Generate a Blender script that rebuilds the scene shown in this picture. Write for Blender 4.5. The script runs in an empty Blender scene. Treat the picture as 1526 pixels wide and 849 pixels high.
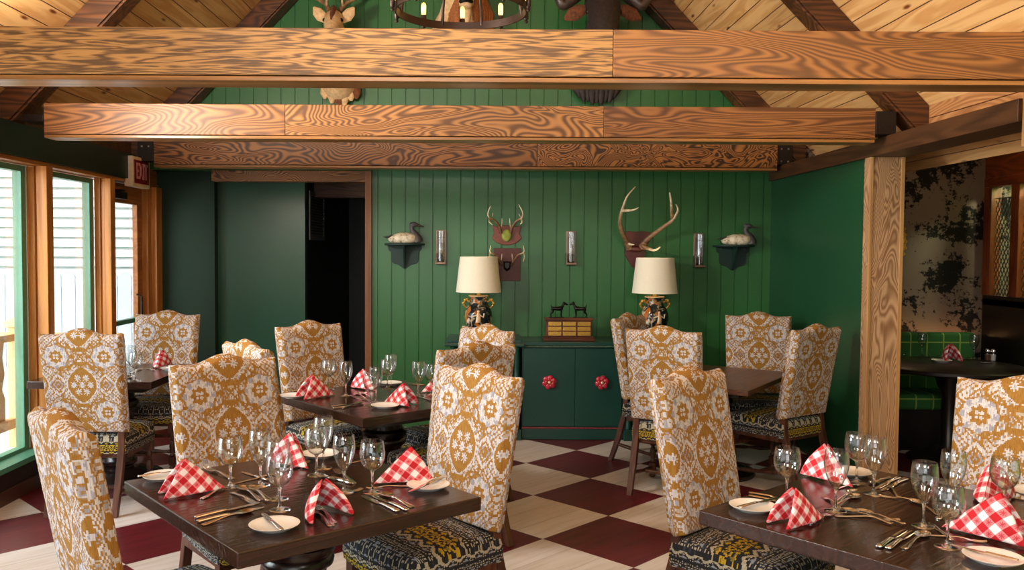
import bpy, bmesh, math, random
from mathutils import Vector, Matrix, Euler
import numpy as np
random.seed(7)
C = bpy.context.scene.collection
PI = math.pi
# ------------------------------------------------------------------ camera
F, PX, PY, ROLL, CAMH = 1290.0, 714.0, 424.5, 0.006, 1.64
PITCH = math.atan(52.0 / F)
cam_d = bpy.data.cameras.new('camera'); cam = bpy.data.objects.new('camera', cam_d); C.objects.link(cam)
cam_d.sensor_fit = 'HORIZONTAL'; cam_d.sensor_width = 36.0
cam_d.lens = 36.0 * F / 1526.0
cam_d.shift_x = (763.0 - PX) / 1526.0
cam_d.clip_start = 0.05; cam_d.clip_end = 200
cam.matrix_world = Matrix.Translation((0, 0, CAMH)) @ Matrix.Rotation(PI / 2 - PITCH, 4, 'X') @ Matrix.Rotation(ROLL, 4, 'Z')
bpy.context.scene.camera = cam


def ray(px, py):
    x, y = px - PX, py - PY
    c, s = math.cos(ROLL), math.sin(ROLL)
    x, y = x * c + y * s, -x * s + y * c
    u, v = x / F, -y / F
    return Vector((u, math.cos(PITCH) + v * math.sin(PITCH), -math.sin(PITCH) + v * math.cos(PITCH)))


def at_z(px, py, z):
    d = ray(px, py); t = (z - CAMH) / d.z
    return Vector((d.x * t, d.y * t, z))


def at_y(px, py, Y):
    d = ray(px, py); t = Y / d.y
    return Vector((d.x * t, Y, CAMH + d.z * t))


def lin(r, g, b):
    f = lambda c: ((c / 255 + 0.055) / 1.055) ** 2.4 if c > 10 else c / 255 / 12.92
    return (f(r), f(g), f(b), 1.0)


# ------------------------------------------------------------------ materials
def new_mat(name):
    m = bpy.data.materials.new(name); m.use_nodes = True
    nt = m.node_tree
    return m, nt, nt.nodes['Principled BSDF']


def N(nt, typ, **kw):
    n = nt.nodes.new(typ)
    for k, v in kw.items():
        if k in ('operation', 'blend_type', 'data_type', 'noise_dimensions', 'wave_type', 'bands_direction', 'feature', 'distance', 'attribute_name', 'vector_type', 'clamp', 'interpolation'):
            setattr(n, k, v)
        else:
            n.inputs[k].default_value = v
    return n


def L(nt, a, b):
    nt.links.new(a, b)


def math_n(nt, op, a, b=None, c=None):
    n = nt.nodes.new('ShaderNodeMath'); n.operation = op
    for i, v in enumerate((a, b, c)):
        if v is None: continue
        if hasattr(v, 'is_linked') or hasattr(v, 'links'): nt.links.new(v, n.inputs[i])
        else: n.inputs[i].default_value = v
    return n.outputs[0]


def mix_c(nt, fac, a, b, blend='MIX'):
    n = nt.nodes.new('ShaderNodeMix'); n.data_type = 'RGBA'; n.blend_type = blend
    for k, v in ((0, fac), (6, a), (7, b)):
        if hasattr(v, 'links'): nt.links.new(v, n.inputs[k])
        else: n.inputs[k].default_value = v
    return n.outputs[2]


def ramp(nt, fac, stops, interp='LINEAR'):
    n = nt.nodes.new('ShaderNodeValToRGB'); cr = n.color_ramp; cr.interpolation = interp
    while len(cr.elements) > 1: cr.elements.remove(cr.elements[-1])
    cr.elements[0].position = stops[0][0]; cr.elements[0].color = stops[0][1]
    for p, c in stops[1:]:
        e = cr.elements.new(p); e.color = c
    nt.links.new(fac, n.inputs[0])
    return n.outputs[0]


def coords(nt, mapping=None, rot=None, kind='Object', loc=None):
    tc = nt.nodes.new('ShaderNodeTexCoord')
    mp = nt.nodes.new('ShaderNodeMapping')
    nt.links.new(tc.outputs[kind], mp.inputs[0])
    if mapping: mp.inputs['Scale'].default_value = mapping
    if rot: mp.inputs['Rotation'].default_value = rot
    if loc: mp.inputs['Location'].default_value = loc
    return mp.outputs[0]


def bump(nt, bsdf, h, strength=0.3, dist=0.002):
    b = nt.nodes.new('ShaderNodeBump'); b.inputs['Strength'].default_value = strength; b.inputs['Distance'].default_value = dist
    nt.links.new(h, b.inputs['Height']); nt.links.new(b.outputs[0], bsdf.inputs['Normal'])


def plain(name, col, rough=0.5, metal=0.0, spec=0.5, noise=0.0, nscale=30.0, coat=0.0):
    m, nt, b = new_mat(name)
    b.inputs['Roughness'].default_value = rough; b.inputs['Metallic'].default_value = metal
    b.inputs['Specular IOR Level'].default_value = spec
    if coat: b.inputs['Coat Weight'].default_value = coat; b.inputs['Coat Roughness'].default_value = 0.1
    n = N(nt, 'ShaderNodeTexNoise', Scale=nscale, Detail=4.0)
    L(nt, coords(nt), n.inputs['Vector'])
    d = noise if noise else 0.06
    lo = tuple(c * (1 - d) for c in col[:3]) + (1,); hi = tuple(min(1, c * (1 + d)) for c in col[:3]) + (1,)
    L(nt, ramp(nt, n.outputs[0], [(0.35, lo), (0.65, hi)]), b.inputs['Base Color'])
    return m


def wood(name, dark, light, axis='X', rings=9.0, stretch=0.55, across=5.0, contrast=0.22, rough=0.45, seed=0.0, warp=1.0, fine=0.35, spec=0.35, mid=0.5, detail=2.0):
    """Figured softwood: rings of a stretched noise field, with fine streaks along the grain."""
    m, nt, b = new_mat(name)
    sc = {'X': (stretch, across, across), 'Y': (across, stretch, across), 'Z': (across, across, stretch)}[axis]
    v = coords(nt, sc, loc=(seed * 3.1, seed * 1.7, seed * 2.3))
    n = N(nt, 'ShaderNodeTexNoise', Scale=1.0, Detail=detail, Roughness=0.42, Distortion=0.5 * warp); L(nt, v, n.inputs['Vector'])
    s = math_n(nt, 'SINE', math_n(nt, 'MULTIPLY', n.outputs[0], rings * 2 * PI))
    s = math_n(nt, 'MULTIPLY_ADD', s, 0.5, 0.5)
    sc2 = {'X': (7, 110, 110), 'Y': (110, 7, 110), 'Z': (110, 110, 7)}[axis]
    n2 = N(nt, 'ShaderNodeTexNoise', Scale=1.0, Detail=3.0); L(nt, coords(nt, sc2), n2.inputs['Vector'])
    f = math_n(nt, 'ADD', math_n(nt, 'MULTIPLY', s, 1 - fine), math_n(nt, 'MULTIPLY', n2.outputs[0], fine))
    col = ramp(nt, f, [(max(0, mid - contrast), dark), (min(1, mid + contrast), light)])
    sc3 = {'X': (0.5, 1.5, 1.5), 'Y': (1.5, 0.5, 1.5), 'Z': (1.5, 1.5, 0.5)}[axis]
    n3 = N(nt, 'ShaderNodeTexNoise', Scale=2.0, Detail=2.0); L(nt, coords(nt, sc3, loc=(seed, 0, 0)), n3.inputs['Vector'])
    tone = ramp(nt, n3.outputs[0], [(0.3, (0.72, 0.72, 0.72, 1)), (0.7, (1, 1, 1, 1))])
    L(nt, mix_c(nt, 1.0, col, tone, 'MULTIPLY'), b.inputs['Base Color'])
    b.inputs['Roughness'].default_value = rough; b.inputs['Specular IOR Level'].default_value = spec
    bump(nt, b, f, 0.25, 0.003)
    return m


M = {}
DK, LT = lin(84, 54, 28), lin(205, 142, 70)
M['beam1'] = wood('brushed_fir_yellow', lin(98, 70, 42), lin(184, 136, 78), 'X', 7, 2.4, 30.0, 0.24, seed=1, fine=0.5, warp=0.7, detail=3.5)
M['beam1b'] = wood('brushed_fir_orange', lin(112, 74, 42), lin(168, 114, 62), 'X', 42, 0.55, 3.6, 0.34, seed=2.7, fine=0.3)
M['beam2'] = wood('brushed_fir_figured', lin(104, 68, 38), lin(178, 124, 70), 'X', 50, 0.8, 3.2, 0.34, seed=5.2, fine=0.22, warp=1.6)
M['beam2b'] = wood('brushed_fir_brown', lin(98, 62, 36), lin(162, 108, 60), 'X', 46, 0.55, 3.0, 0.36, seed=8.1, fine=0.28, warp=1.2)
M['beam3'] = wood('brushed_fir_dark', lin(74, 45, 26), lin(158, 104, 56), 'X', 46, 0.8, 3.2, 0.32, seed=11.4, fine=0.2, warp=1.8)
M['beam3b'] = wood('brushed_fir_speckled', lin(66, 40, 21), lin(176, 116, 58), 'X', 26, 3.0, 5.0, 0.3, seed=15.4, fine=0.2, warp=1.5)
M['soffit'] = wood('soffit_fir', lin(112, 74, 40), lin(190, 134, 76), 'X', 4, 0.3, 8.0, 0.4, seed=3.3, fine=0.5, rough=0.3)
M['rafter'] = wood('dark_stained_rafter', lin(56, 32, 17), lin(108, 64, 32), 'X', 16, 0.6, 4.0, 0.4, seed=4.4, fine=0.4)
M['wallbeam'] = wood('dark_stained_wall_beam', lin(60, 37, 21), lin(96, 62, 36), 'Y', 8, 0.5, 5.0, 0.4, seed=6.4, fine=0.5)
M['post'] = wood('pale_fir_post', lin(148, 106, 72), lin(206, 164, 122), 'Z', 42, 1.4, 4.0, 0.36, seed=9.9, fine=0.3, warp=1.4)
M['plyboard'] = wood('figured_fir_boards', lin(160, 106, 62), lin(204, 148, 96), 'Y', 26, 0.7, 3.6, 0.4, seed=12.2, fine=0.3, warp=1.4)
M['posttrim'] = wood('fir_post_trim', lin(168, 122, 74), lin(204, 156, 100), 'Z', 6, 0.4, 8.0, 0.4, seed=2.2, fine=0.5)
M['doorpost'] = wood('brown_door_post', lin(108, 66, 40), lin(142, 92, 58), 'Z', 6, 0.4, 8.0, 0.45, seed=7.2, fine=0.5)
M['winwood'] = wood('amber_fir_window', lin(176, 106, 46), lin(216, 148, 72), 'Z', 6, 0.4, 8.0, 0.4, seed=3.9, fine=0.5, rough=0.4)
M['winwood_y'] = wood('amber_fir_window_rail', lin(150, 88, 42), lin(192, 124, 62), 'Y', 6, 0.4, 8.0, 0.4, seed=3.1, fine=0.5, rough=0.4)
M['table'] = wood('espresso_oak', lin(42, 25, 20), lin(62, 38, 28), 'X', 6, 0.8, 12.0, 0.45, seed=1.3, fine=0.65, rough=0.2, spec=0.6)
M['table_bare'] = wood('walnut_brown_top', lin(66, 37, 22), lin(112, 66, 36), 'X', 8, 0.7, 7.0, 0.45, seed=4.9, fine=0.5, rough=0.3, spec=0.45)
M['pedestal'] = wood('espresso_turned', lin(28, 19, 17), lin(46, 31, 25), 'Z', 4, 0.6, 6.0, 0.45, seed=8.3, rough=0.25, spec=0.5)
M['chairleg'] = wood('chair_leg_brown', lin(66, 37, 25), lin(98, 60, 42), 'Z', 5, 1.0, 9.0, 0.45, seed=5.5, rough=0.35)
M['redwood'] = wood('red_brown_joinery', lin(104, 50, 26), lin(138, 72, 38), 'Z', 8, 0.6, 7.0, 0.4, seed=6.1, rough=0.3)
M['redwood_y'] = wood('red_brown_joinery_rail', lin(96, 46, 24), lin(138, 72, 38), 'Y', 12, 0.6, 5.0, 0.4, seed=6.6, rough=0.3)
M['plaque'] = plain('plaque_red_brown', lin(112, 52, 32), 0.4, noise=0.2)
M['plaque_dark'] = plain('plaque_oxblood', lin(82, 34, 30), 0.5, noise=0.15)
M['trophywood'] = wood('trophy_mahogany', lin(72, 34, 18), lin(122, 64, 32), 'X', 3, 1.0, 9.0, 0.4, seed=2.5, rough=0.3)


def plank_mat():
    m, nt, b = new_mat('ceiling_pine_planks')
    tc = nt.nodes.new('ShaderNodeTexCoord'); uv = tc.outputs['UV']
    sep = nt.nodes.new('ShaderNodeSeparateXYZ'); L(nt, uv, sep.inputs[0])
    w = 0.125
    k = math_n(nt, 'FLOOR', math_n(nt, 'DIVIDE', sep.outputs[1], w))
    fr = math_n(nt, 'FRACT', math_n(nt, 'DIVIDE', sep.outputs[1], w))
    wn = nt.nodes.new('ShaderNodeTexWhiteNoise'); wn.noise_dimensions = '1D'; L(nt, k, wn.inputs['W'])
    cmb = nt.nodes.new('ShaderNodeCombineXYZ')
    L(nt, math_n(nt, 'MULTIPLY_ADD', wn.outputs[0], 37.0, math_n(nt, 'MULTIPLY', sep.outputs[0], 0.7)), cmb.inputs[0])
    L(nt, math_n(nt, 'MULTIPLY', sep.outputs[1], 9.0), cmb.inputs[1])
    n = N(nt, 'ShaderNodeTexNoise', Scale=1.0, Detail=4.0, Distortion=0.5); L(nt, cmb.outputs[0], n.inputs['Vector'])
    s = math_n(nt, 'SINE', math_n(nt, 'MULTIPLY', n.outputs[0], 30.0))
    grain = math_n(nt, 'MULTIPLY_ADD', s, 0.3, 0.5)
    col = ramp(nt, grain, [(0.2, lin(206, 152, 92)), (0.8, lin(228, 182, 122))])
    kn = N(nt, 'ShaderNodeTexVoronoi', Scale=1.0); 
    cm2 = nt.nodes.new('ShaderNodeCombineXYZ'); L(nt, math_n(nt, 'MULTIPLY_ADD', wn.outputs[0], 11.0, math_n(nt, 'MULTIPLY', sep.outputs[0], 2.2)), cm2.inputs[0]); L(nt, math_n(nt, 'MULTIPLY', sep.outputs[1], 8.0), cm2.inputs[1])
    L(nt, cm2.outputs[0], kn.inputs['Vector'])
    knot = ramp(nt, kn.outputs['Distance'], [(0.05, lin(130, 78, 40)), (0.13, (1, 1, 1, 1))])
    col = mix_c(nt, 1.0, col, knot, 'MULTIPLY')
    tone = ramp(nt, wn.outputs[0], [(0.0, (0.8, 0.78, 0.76, 1)), (1.0, (1, 1, 1, 1))])
    col = mix_c(nt, 1.0, col, tone, 'MULTIPLY')
    groove = math_n(nt, 'LESS_THAN', math_n(nt, 'ABSOLUTE', math_n(nt, 'SUBTRACT', fr, 0.5)), 0.475)
    L(nt, mix_c(nt, groove, lin(70, 42, 22), col), b.inputs['Base Color'])
    b.inputs['Roughness'].default_value = 0.5
    bump(nt, b, groove, 0.5, 0.006)
    return m


M['planks'] = plank_mat()


def green_mat(name, col, rough=0.33):
    m, nt, b = new_mat(name)
    n = N(nt, 'ShaderNodeTexNoise', Scale=3.0, Detail=5.0); L(nt, coords(nt, (1, 1, 0.35)), n.inputs['Vector'])
    lo = tuple(c * 0.92 for c in col[:3]) + (1,); hi = tuple(c * 1.08 for c in col[:3]) + (1,)
    L(nt, ramp(nt, n.outputs[0], [(0.3, lo), (0.7, hi)]), b.inputs['Base Color'])
    b.inputs['Roughness'].default_value = rough
    n2 = N(nt, 'ShaderNodeTexNoise', Scale=60.0, Detail=3.0); L(nt, coords(nt), n2.inputs['Vector'])
    bump(nt, b, n2.outputs[0], 0.06, 0.002)
    return m


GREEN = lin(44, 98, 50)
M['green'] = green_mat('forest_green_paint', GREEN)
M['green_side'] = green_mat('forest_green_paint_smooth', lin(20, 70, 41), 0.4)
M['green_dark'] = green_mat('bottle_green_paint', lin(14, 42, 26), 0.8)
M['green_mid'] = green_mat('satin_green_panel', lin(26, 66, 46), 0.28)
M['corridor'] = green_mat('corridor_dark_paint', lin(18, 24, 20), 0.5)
M['header'] = green_mat('header_dark_green', lin(14, 34, 30), 0.45)
M['cab'] = green_mat('teal_green_enamel', lin(14, 58, 49), 0.28)
M['cabline'] = plain('worn_red_line', lin(120, 44, 52), 0.4, noise=0.3, nscale=60)
M['cabworn'] = plain('chipped_paint_edge', lin(96, 104, 78), 0.5, noise=0.6, nscale=80)
M['shelf'] = green_mat('shelf_teal_enamel', lin(8, 42, 36), 0.6)
M['steel'] = plain('blackened_steel', lin(46, 38, 33), 0.45, 0.7)
M['iron'] = plain('wrought_iron', lin(60, 46, 40), 0.4, 0.6)
M['bolt'] = plain('zinc_bolt', lin(190, 186, 180), 0.3, 1.0)
M['silver'] = plain('polished_cutlery', lin(240, 238, 236), 0.14, 1.0, noise=0.02)
M['plate'] = plain('white_glazed_china', lin(234, 232, 226), 0.15, noise=0.02)
M['black'] = plain('black_metal', lin(16, 16, 17), 0.4, 0.3)
M['bronze'] = plain('dark_bronze', lin(34, 28, 26), 0.25, 0.8, noise=0.2)
M['brass'] = plain('brass_plaque', lin(222, 176, 84), 0.25, 0.9)
M['gold'] = plain('gilt_gold', lin(206, 160, 74), 0.3, 0.6, noise=0.3, nscale=60)
M['shade'] = plain('cream_linen_shade', lin(238, 230, 208), 0.8, noise=0.04, nscale=200)
M['petal'] = plain('ruby_enamel', lin(172, 36, 56), 0.2, noise=0.15)
M['petalc'] = plain('pearl_centre', lin(220, 190, 150), 0.2)
M['pewter'] = plain('pewter_backplate', lin(128, 104, 88), 0.35, 0.85)
M['redsign'] = plain('exit_red', lin(122, 20, 32), 0.4)
M['signtext'] = plain('exit_letter_grey', lin(206, 140, 144), 0.4)
M['signcase'] = plain('cream_sign_case', lin(226, 204, 176), 0.4)
M['extgreen'] = plain('exterior_green_frame', lin(84, 142, 116), 0.4)
M['siding'] = plain('white_siding', lin(252, 252, 252), 0.6)
M['picket'] = plain('pale_blue_picket', lin(214, 226, 238), 0.6)
M['deck'] = plain('pale_concrete_deck', lin(228, 226, 222), 0.8)
M['railwood'] = plain('pale_cedar_rail', lin(222, 180, 130), 0.6, noise=0.12)
M['lowwall'] = plain('dark_brown_dado', lin(44, 30, 27), 0.4)
M['baseb'] = plain('brown_baseboard', lin(74, 44, 30), 0.4)
M['ventgrey'] = plain('vent_dark_grey', lin(120, 122, 122), 0.5, 0.3)
M['leather'] = plain('brown_leather', lin(112, 64, 40), 0.45)
M['darkwood'] = plain('near_black_wood', lin(24, 16, 14), 0.35)
M['limegreen'] = plain('lime_green_plaster', lin(172, 206, 98), 0.7)
M['mirror'] = plain('mirror_glass', lin(220, 220, 220), 0.03, 1.0, noise=0.01)
M['salt'] = plain('white_salt', lin(236, 232, 226), 0.7)
M['cord'] = plain('black_cord', lin(20, 18, 18), 0.5)
M['mossgreen'] = plain('moss_green_felt', lin(142, 152, 66), 0.9, noise=0.2)
M['bone'] = plain('antler_bone', lin(196, 170, 126), 0.45, noise=0.3, nscale=25)
M['hide'] = plain('brown_deer_hide', lin(112, 66, 40), 0.9, noise=0.3, nscale=40)
M['hide_pale'] = plain('cream_hide', lin(214, 178, 132), 0.9, noise=0.15, nscale=40)
M['hide_black'] = plain('buffalo_black_hide', lin(40, 30, 26), 0.7, noise=0.4, nscale=40)
M['horn'] = plain('dark_horn', lin(66, 52, 46), 0.35, noise=0.3)
M['mane'] = plain('chestnut_mane', lin(158, 96, 50), 0.85, noise=0.3, nscale=60)
M['eye'] = plain('glass_eye', lin(10, 8, 6), 0.05)


def antler_mat():
    m, nt, b = new_mat('antler_brown_to_ivory')
    n = N(nt, 'ShaderNodeTexNoise', Scale=40.0, Detail=4.0); L(nt, coords(nt, (1, 1, 1)), n.inputs['Vector'])
    at = nt.nodes.new('ShaderNodeAttribute'); at.attribute_name = 'tip'
    f = math_n(nt, 'MULTIPLY_ADD', n.outputs[0], 0.7, math_n(nt, 'SUBTRACT', at.outputs['Fac'], 0.35))
    L(nt, ramp(nt, f, [(0.05, lin(92, 64, 44)), (0.4, lin(150, 116, 80)), (0.75, lin(236, 222, 188))]), b.inputs['Base Color'])
    b.inputs['Roughness'].default_value = 0.4
    bump(nt, b, n.outputs[0], 0.5, 0.004)
    return m


M['antler'] = antler_mat()


def duck_mat():
    m, nt, b = new_mat('speckled_decoy_paint')
    n = N(nt, 'ShaderNodeTexNoise', Scale=28.0, Detail=6.0, Roughness=0.65); L(nt, coords(nt), n.inputs['Vector'])
    L(nt, ramp(nt, n.outputs[0], [(0.34, lin(60, 48, 40)), (0.44, lin(206, 190, 158)), (0.6, lin(228, 220, 200))]), b.inputs['Base Color'])
    b.inputs['Roughness'].default_value = 0.5
    return m


M['duck'] = duck_mat()
M['duckhead'] = plain('charcoal_decoy_paint', lin(62, 60, 62), 0.5, noise=0.2)


def vase_mat():
    m, nt, b = new_mat('majolica_glaze')
    v = coords(nt)
    n = N(nt, 'ShaderNodeTexNoise', Scale=16.0, Detail=3.0, Distortion=1.2); L(nt, v, n.inputs['Vector'])
    n2 = N(nt, 'ShaderNodeTexNoise', Scale=11.0, Detail=2.0); L(nt, coords(nt, loc=(4, 2, 9)), n2.inputs['Vector'])
    base = ramp(nt, n.outputs[0], [(0.0, lin(14, 20, 24)), (0.52, lin(22, 34, 36)), (0.6, lin(150, 130, 104)), (0.68, lin(216, 204, 178))])
    acc = ramp(nt, n2.outputs[0], [(0.58, (0, 0, 0, 1)), (0.62, (1, 1, 1, 1))])
    L(nt, mix_c(nt, acc, base, lin(168, 98, 34)), b.inputs['Base Color'])
    b.inputs['Roughness'].default_value = 0.12
    bump(nt, b, n.outputs[0], 0.5, 0.01)
    return m


M['vase'] = vase_mat()


def floor_mat():
    m, nt, b = new_mat('painted_checker_floor')
    S = 0.6208
    tc = nt.nodes.new('ShaderNodeTexCoord'); sep = nt.nodes.new('ShaderNodeSeparateXYZ'); L(nt, tc.outputs['Object'], sep.inputs[0])
    x = math_n(nt, 'SUBTRACT', sep.outputs[0], 0.81); y = math_n(nt, 'SUBTRACT', sep.outputs[1], 6.183)
    r = 0.70710678
    u = math_n(nt, 'MULTIPLY', math_n(nt, 'ADD', x, y), r / S); v = math_n(nt, 'MULTIPLY', math_n(nt, 'SUBTRACT', x, y), r / S)
    ck = math_n(nt, 'FLOORED_MODULO', math_n(nt, 'ADD', math_n(nt, 'FLOOR', u), math_n(nt, 'FLOOR', v)), 2.0)
    # boards run along u, four to a square
    fv = math_n(nt, 'FRACT', math_n(nt, 'MULTIPLY', v, 3.0))
    kv = math_n(nt, 'FLOOR', math_n(nt, 'MULTIPLY', v, 3.0))
    line = math_n(nt, 'GREATER_THAN', math_n(nt, 'ABSOLUTE', math_n(nt, 'SUBTRACT', fv, 0.5)), 0.488)
    cmb = nt.nodes.new('ShaderNodeCombineXYZ'); L(nt, math_n(nt, 'MULTIPLY', u, 1.3), cmb.inputs[0]); L(nt, math_n(nt, 'MULTIPLY', v, 16.0), cmb.inputs[1]); L(nt, math_n(nt, 'MULTIPLY', kv, 3.7), cmb.inputs[2])
    n = N(nt, 'ShaderNodeTexNoise', Scale=1.0, Detail=5.0, Distortion=0.4); L(nt, cmb.outputs[0], n.inputs['Vector'])
    wh = ramp(nt, n.outputs[0], [(0.3, lin(204, 194, 184)), (0.5, lin(218, 210, 204)), (0.75, lin(224, 218, 214))])
    wn = nt.nodes.new('ShaderNodeTexWhiteNoise'); wn.noise_dimensions = '1D'; L(nt, kv, wn.inputs['W'])
    wh = mix_c(nt, 1.0, wh, ramp(nt, wn.outputs[0], [(0, (0.92, 0.90, 0.88, 1)), (1, (1, 1, 1, 1))]), 'MULTIPLY')
    dk = ramp(nt, n.outputs[0], [(0.3, lin(78, 18, 26)), (0.7, lin(104, 28, 36))])
    col = mix_c(nt, ck, dk, wh) if False else mix_c(nt, ck, wh, dk)
    col = mix_c(nt, math_n(nt, 'MULTIPLY', line, 0.35), col, lin(40, 24, 22))
    L(nt, col, b.inputs['Base Color'])
    b.inputs['Roughness'].default_value = 0.36
    bump(nt, b, n.outputs[0], 0.08, 0.002)
    return m


M['floor'] = floor_mat()


def fabric_mat(name, rough=0.9, streak=True):
    m, nt, b = new_mat(name)
    at = nt.nodes.new('ShaderNodeAttribute'); at.attribute_name = 'weave'
    v = coords(nt, (260, 260, 14) if streak else (150, 150, 150))
    n = N(nt, 'ShaderNodeTexNoise', Scale=1.0, Detail=3.0); L(nt, v, n.inputs['Vector'])
    t = ramp(nt, n.outputs[0], [(0.3, (0.62, 0.58, 0.54, 1)), (0.62, (1, 1, 1, 1))])
    L(nt, mix_c(nt, 0.8, at.outputs['Color'], t, 'MULTIPLY'), b.inputs['Base Color'])
    b.inputs['Roughness'].default_value = rough
    b.inputs['Specular IOR Level'].default_value = 0.25
    bump(nt, b, n.outputs[0], 0.35, 0.002)
    return m


M['damask'] = fabric_mat('ochre_damask_weave')
M['kilim'] = fabric_mat('geometric_kilim_weave', streak=False)


def gingham_mat():
    m, nt, b = new_mat('red_gingham_cloth')
    tc = nt.nodes.new('ShaderNodeTexCoord'); sep = nt.nodes.new('ShaderNodeSeparateXYZ'); L(nt, tc.outputs['UV'], sep.inputs[0])
    s = 1 / 0.044
    a = math_n(nt, 'MULTIPLY', sep.outputs[0], s); c = math_n(nt, 'MULTIPLY', sep.outputs[1], s)
    sa = math_n(nt, 'LESS_THAN', math_n(nt, 'FRACT', a), 0.5); sb = math_n(nt, 'LESS_THAN', math_n(nt, 'FRACT', c), 0.5)
    su = math_n(nt, 'ADD', sa, sb)
    # woven flower in the half-tone squares
    fa = math_n(nt, 'SUBTRACT', math_n(nt, 'FRACT', math_n(nt, 'MULTIPLY', a, 2.0)), 0.5); fb = math_n(nt, 'SUBTRACT', math_n(nt, 'FRACT', math_n(nt, 'MULTIPLY', c, 2.0)), 0.5)
    r = math_n(nt, 'SQRT', math_n(nt, 'ADD', math_n(nt, 'MULTIPLY', fa, fa), math_n(nt, 'MULTIPLY', fb, fb)))
    th = math_n(nt, 'ARCTAN2', fa, fb)
    star = math_n(nt, 'LESS_THAN', r, math_n(nt, 'MULTIPLY_ADD', math_n(nt, 'COSINE', math_n(nt, 'MULTIPLY', th, 8.0)), 0.16, 0.24))
    half = mix_c(nt, star, lin(226, 132, 138), lin(196, 44, 58))
    red, white = lin(190, 16, 32), lin(240, 232, 234)
    is1 = math_n(nt, 'COMPARE', su, 1.0, 0.1); is2 = math_n(nt, 'COMPARE', su, 2.0, 0.1)
    col = mix_c(nt, is1, white, half); col = mix_c(nt, is2, col, red)
    L(nt, col, b.inputs['Base Color']); b.inputs['Roughness'].default_value = 0.85
    n = N(nt, 'ShaderNodeTexNoise', Scale=900.0, Detail=1.0); L(nt, coords(nt), n.inputs['Vector'])
    bump(nt, b, n.outputs[0], 0.2, 0.001)
    return m


M['gingham'] = gingham_mat()


def thin_glass():
    m, nt, b = new_mat('clear_bowl_glass')
    nt.nodes.remove(b); out = nt.nodes['Material Output']
    tr = nt.nodes.new('ShaderNodeBsdfTransparent'); tr.inputs[0].default_value = (0.95, 0.965, 0.965, 1)
    gl = nt.nodes.new('ShaderNodeBsdfGlossy'); gl.inputs['Roughness'].default_value = 0.03
    lw = nt.nodes.new('ShaderNodeLayerWeight'); lw.inputs['Blend'].default_value = 0.5
    p = math_n(nt, 'POWER', lw.outputs['Facing'], 2.6)
    f = math_n(nt, 'MULTIPLY_ADD', p, 0.85, 0.085)
    n = N(nt, 'ShaderNodeTexNoise', Scale=4.0); L(nt, coords(nt), n.inputs['Vector'])
    f = math_n(nt, 'MULTIPLY', f, math_n(nt, 'MULTIPLY_ADD', n.outputs[0], 0.2, 0.9))
    mx = nt.nodes.new('ShaderNodeMixShader'); L(nt, f, mx.inputs[0]); L(nt, tr.outputs[0], mx.inputs[1]); L(nt, gl.outputs[0], mx.inputs[2])
    L(nt, mx.outputs[0], out.inputs[0])
    return m


M['glass'] = thin_glass()


def solid_glass():
    m, nt, b = new_mat('clear_stem_glass')
    b.inputs['Transmission Weight'].default_value = 1.0; b.inputs['IOR'].default_value = 1.48; b.inputs['Roughness'].default_value = 0.02
    n = N(nt, 'ShaderNodeTexNoise', Scale=8.0); L(nt, coords(nt), n.inputs['Vector'])
    L(nt, ramp(nt, n.outputs[0], [(0, (0.96, 0.97, 0.97, 1)), (1, (1, 1, 1, 1))]), b.inputs['Base Color'])
    return m


M['stemglass'] = solid_glass()


def bulb_mat():
    m, nt, b = new_mat('glowing_filament_bulb')
    b.inputs['Base Color'].default_value = lin(255, 190, 110)
    n = N(nt, 'ShaderNodeTexNoise', Scale=30.0); L(nt, coords(nt), n.inputs['Vector'])
    L(nt, ramp(nt, n.outputs[0], [(0.3, lin(255, 180, 80)), (0.7, lin(255, 214, 140))]), b.inputs['Emission Color'])
    b.inputs['Emission Strength'].default_value = 2.6
    return m


M['bulb'] = bulb_mat()


def wallpaper_mat():
    m, nt, b = new_mat('toile_wallpaper')
    v = coords(nt, kind='Object')
    big = N(nt, 'ShaderNodeTexNoise', Scale=3.3, Detail=1.0); L(nt, coords(nt, (1.0, 1.0, 1.25), loc=(0.4, 0, 0.7)), big.inputs['Vector'])
    leaf = N(nt, 'ShaderNodeTexNoise', Scale=22.0, Detail=6.0, Roughness=0.7); L(nt, v, leaf.inputs['Vector'])
    twig = N(nt, 'ShaderNodeTexNoise', Scale=9.0, Detail=3.0, Distortion=1.5); L(nt, coords(nt, (1, 1, 2.2)), twig.inputs['Vector'])
    f = math_n(nt, 'ADD', math_n(nt, 'MULTIPLY', big.outputs[0], 1.15), math_n(nt, 'ADD', math_n(nt, 'MULTIPLY', leaf.outputs[0], 1.25), math_n(nt, 'MULTIPLY', twig.outputs[0], 0.3)))
    mask = ramp(nt, f, [(0.0, (0, 0, 0, 1)), (1.0, (1, 1, 1, 1))])
    ink = ramp(nt, math_n(nt, 'SUBTRACT', f, 0.93), [(0.45, (0, 0, 0, 1)), (0.52, (1, 1, 1, 1))])
    L(nt, mix_c(nt, ink, lin(112, 98, 86), lin(24, 22, 20)), b.inputs['Base Color'])
    b.inputs['Roughness'].default_value = 0.85
    b.inputs['Specular IOR Level'].default_value = 0.2
    return m


M['wallpaper'] = wallpaper_mat()


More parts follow.
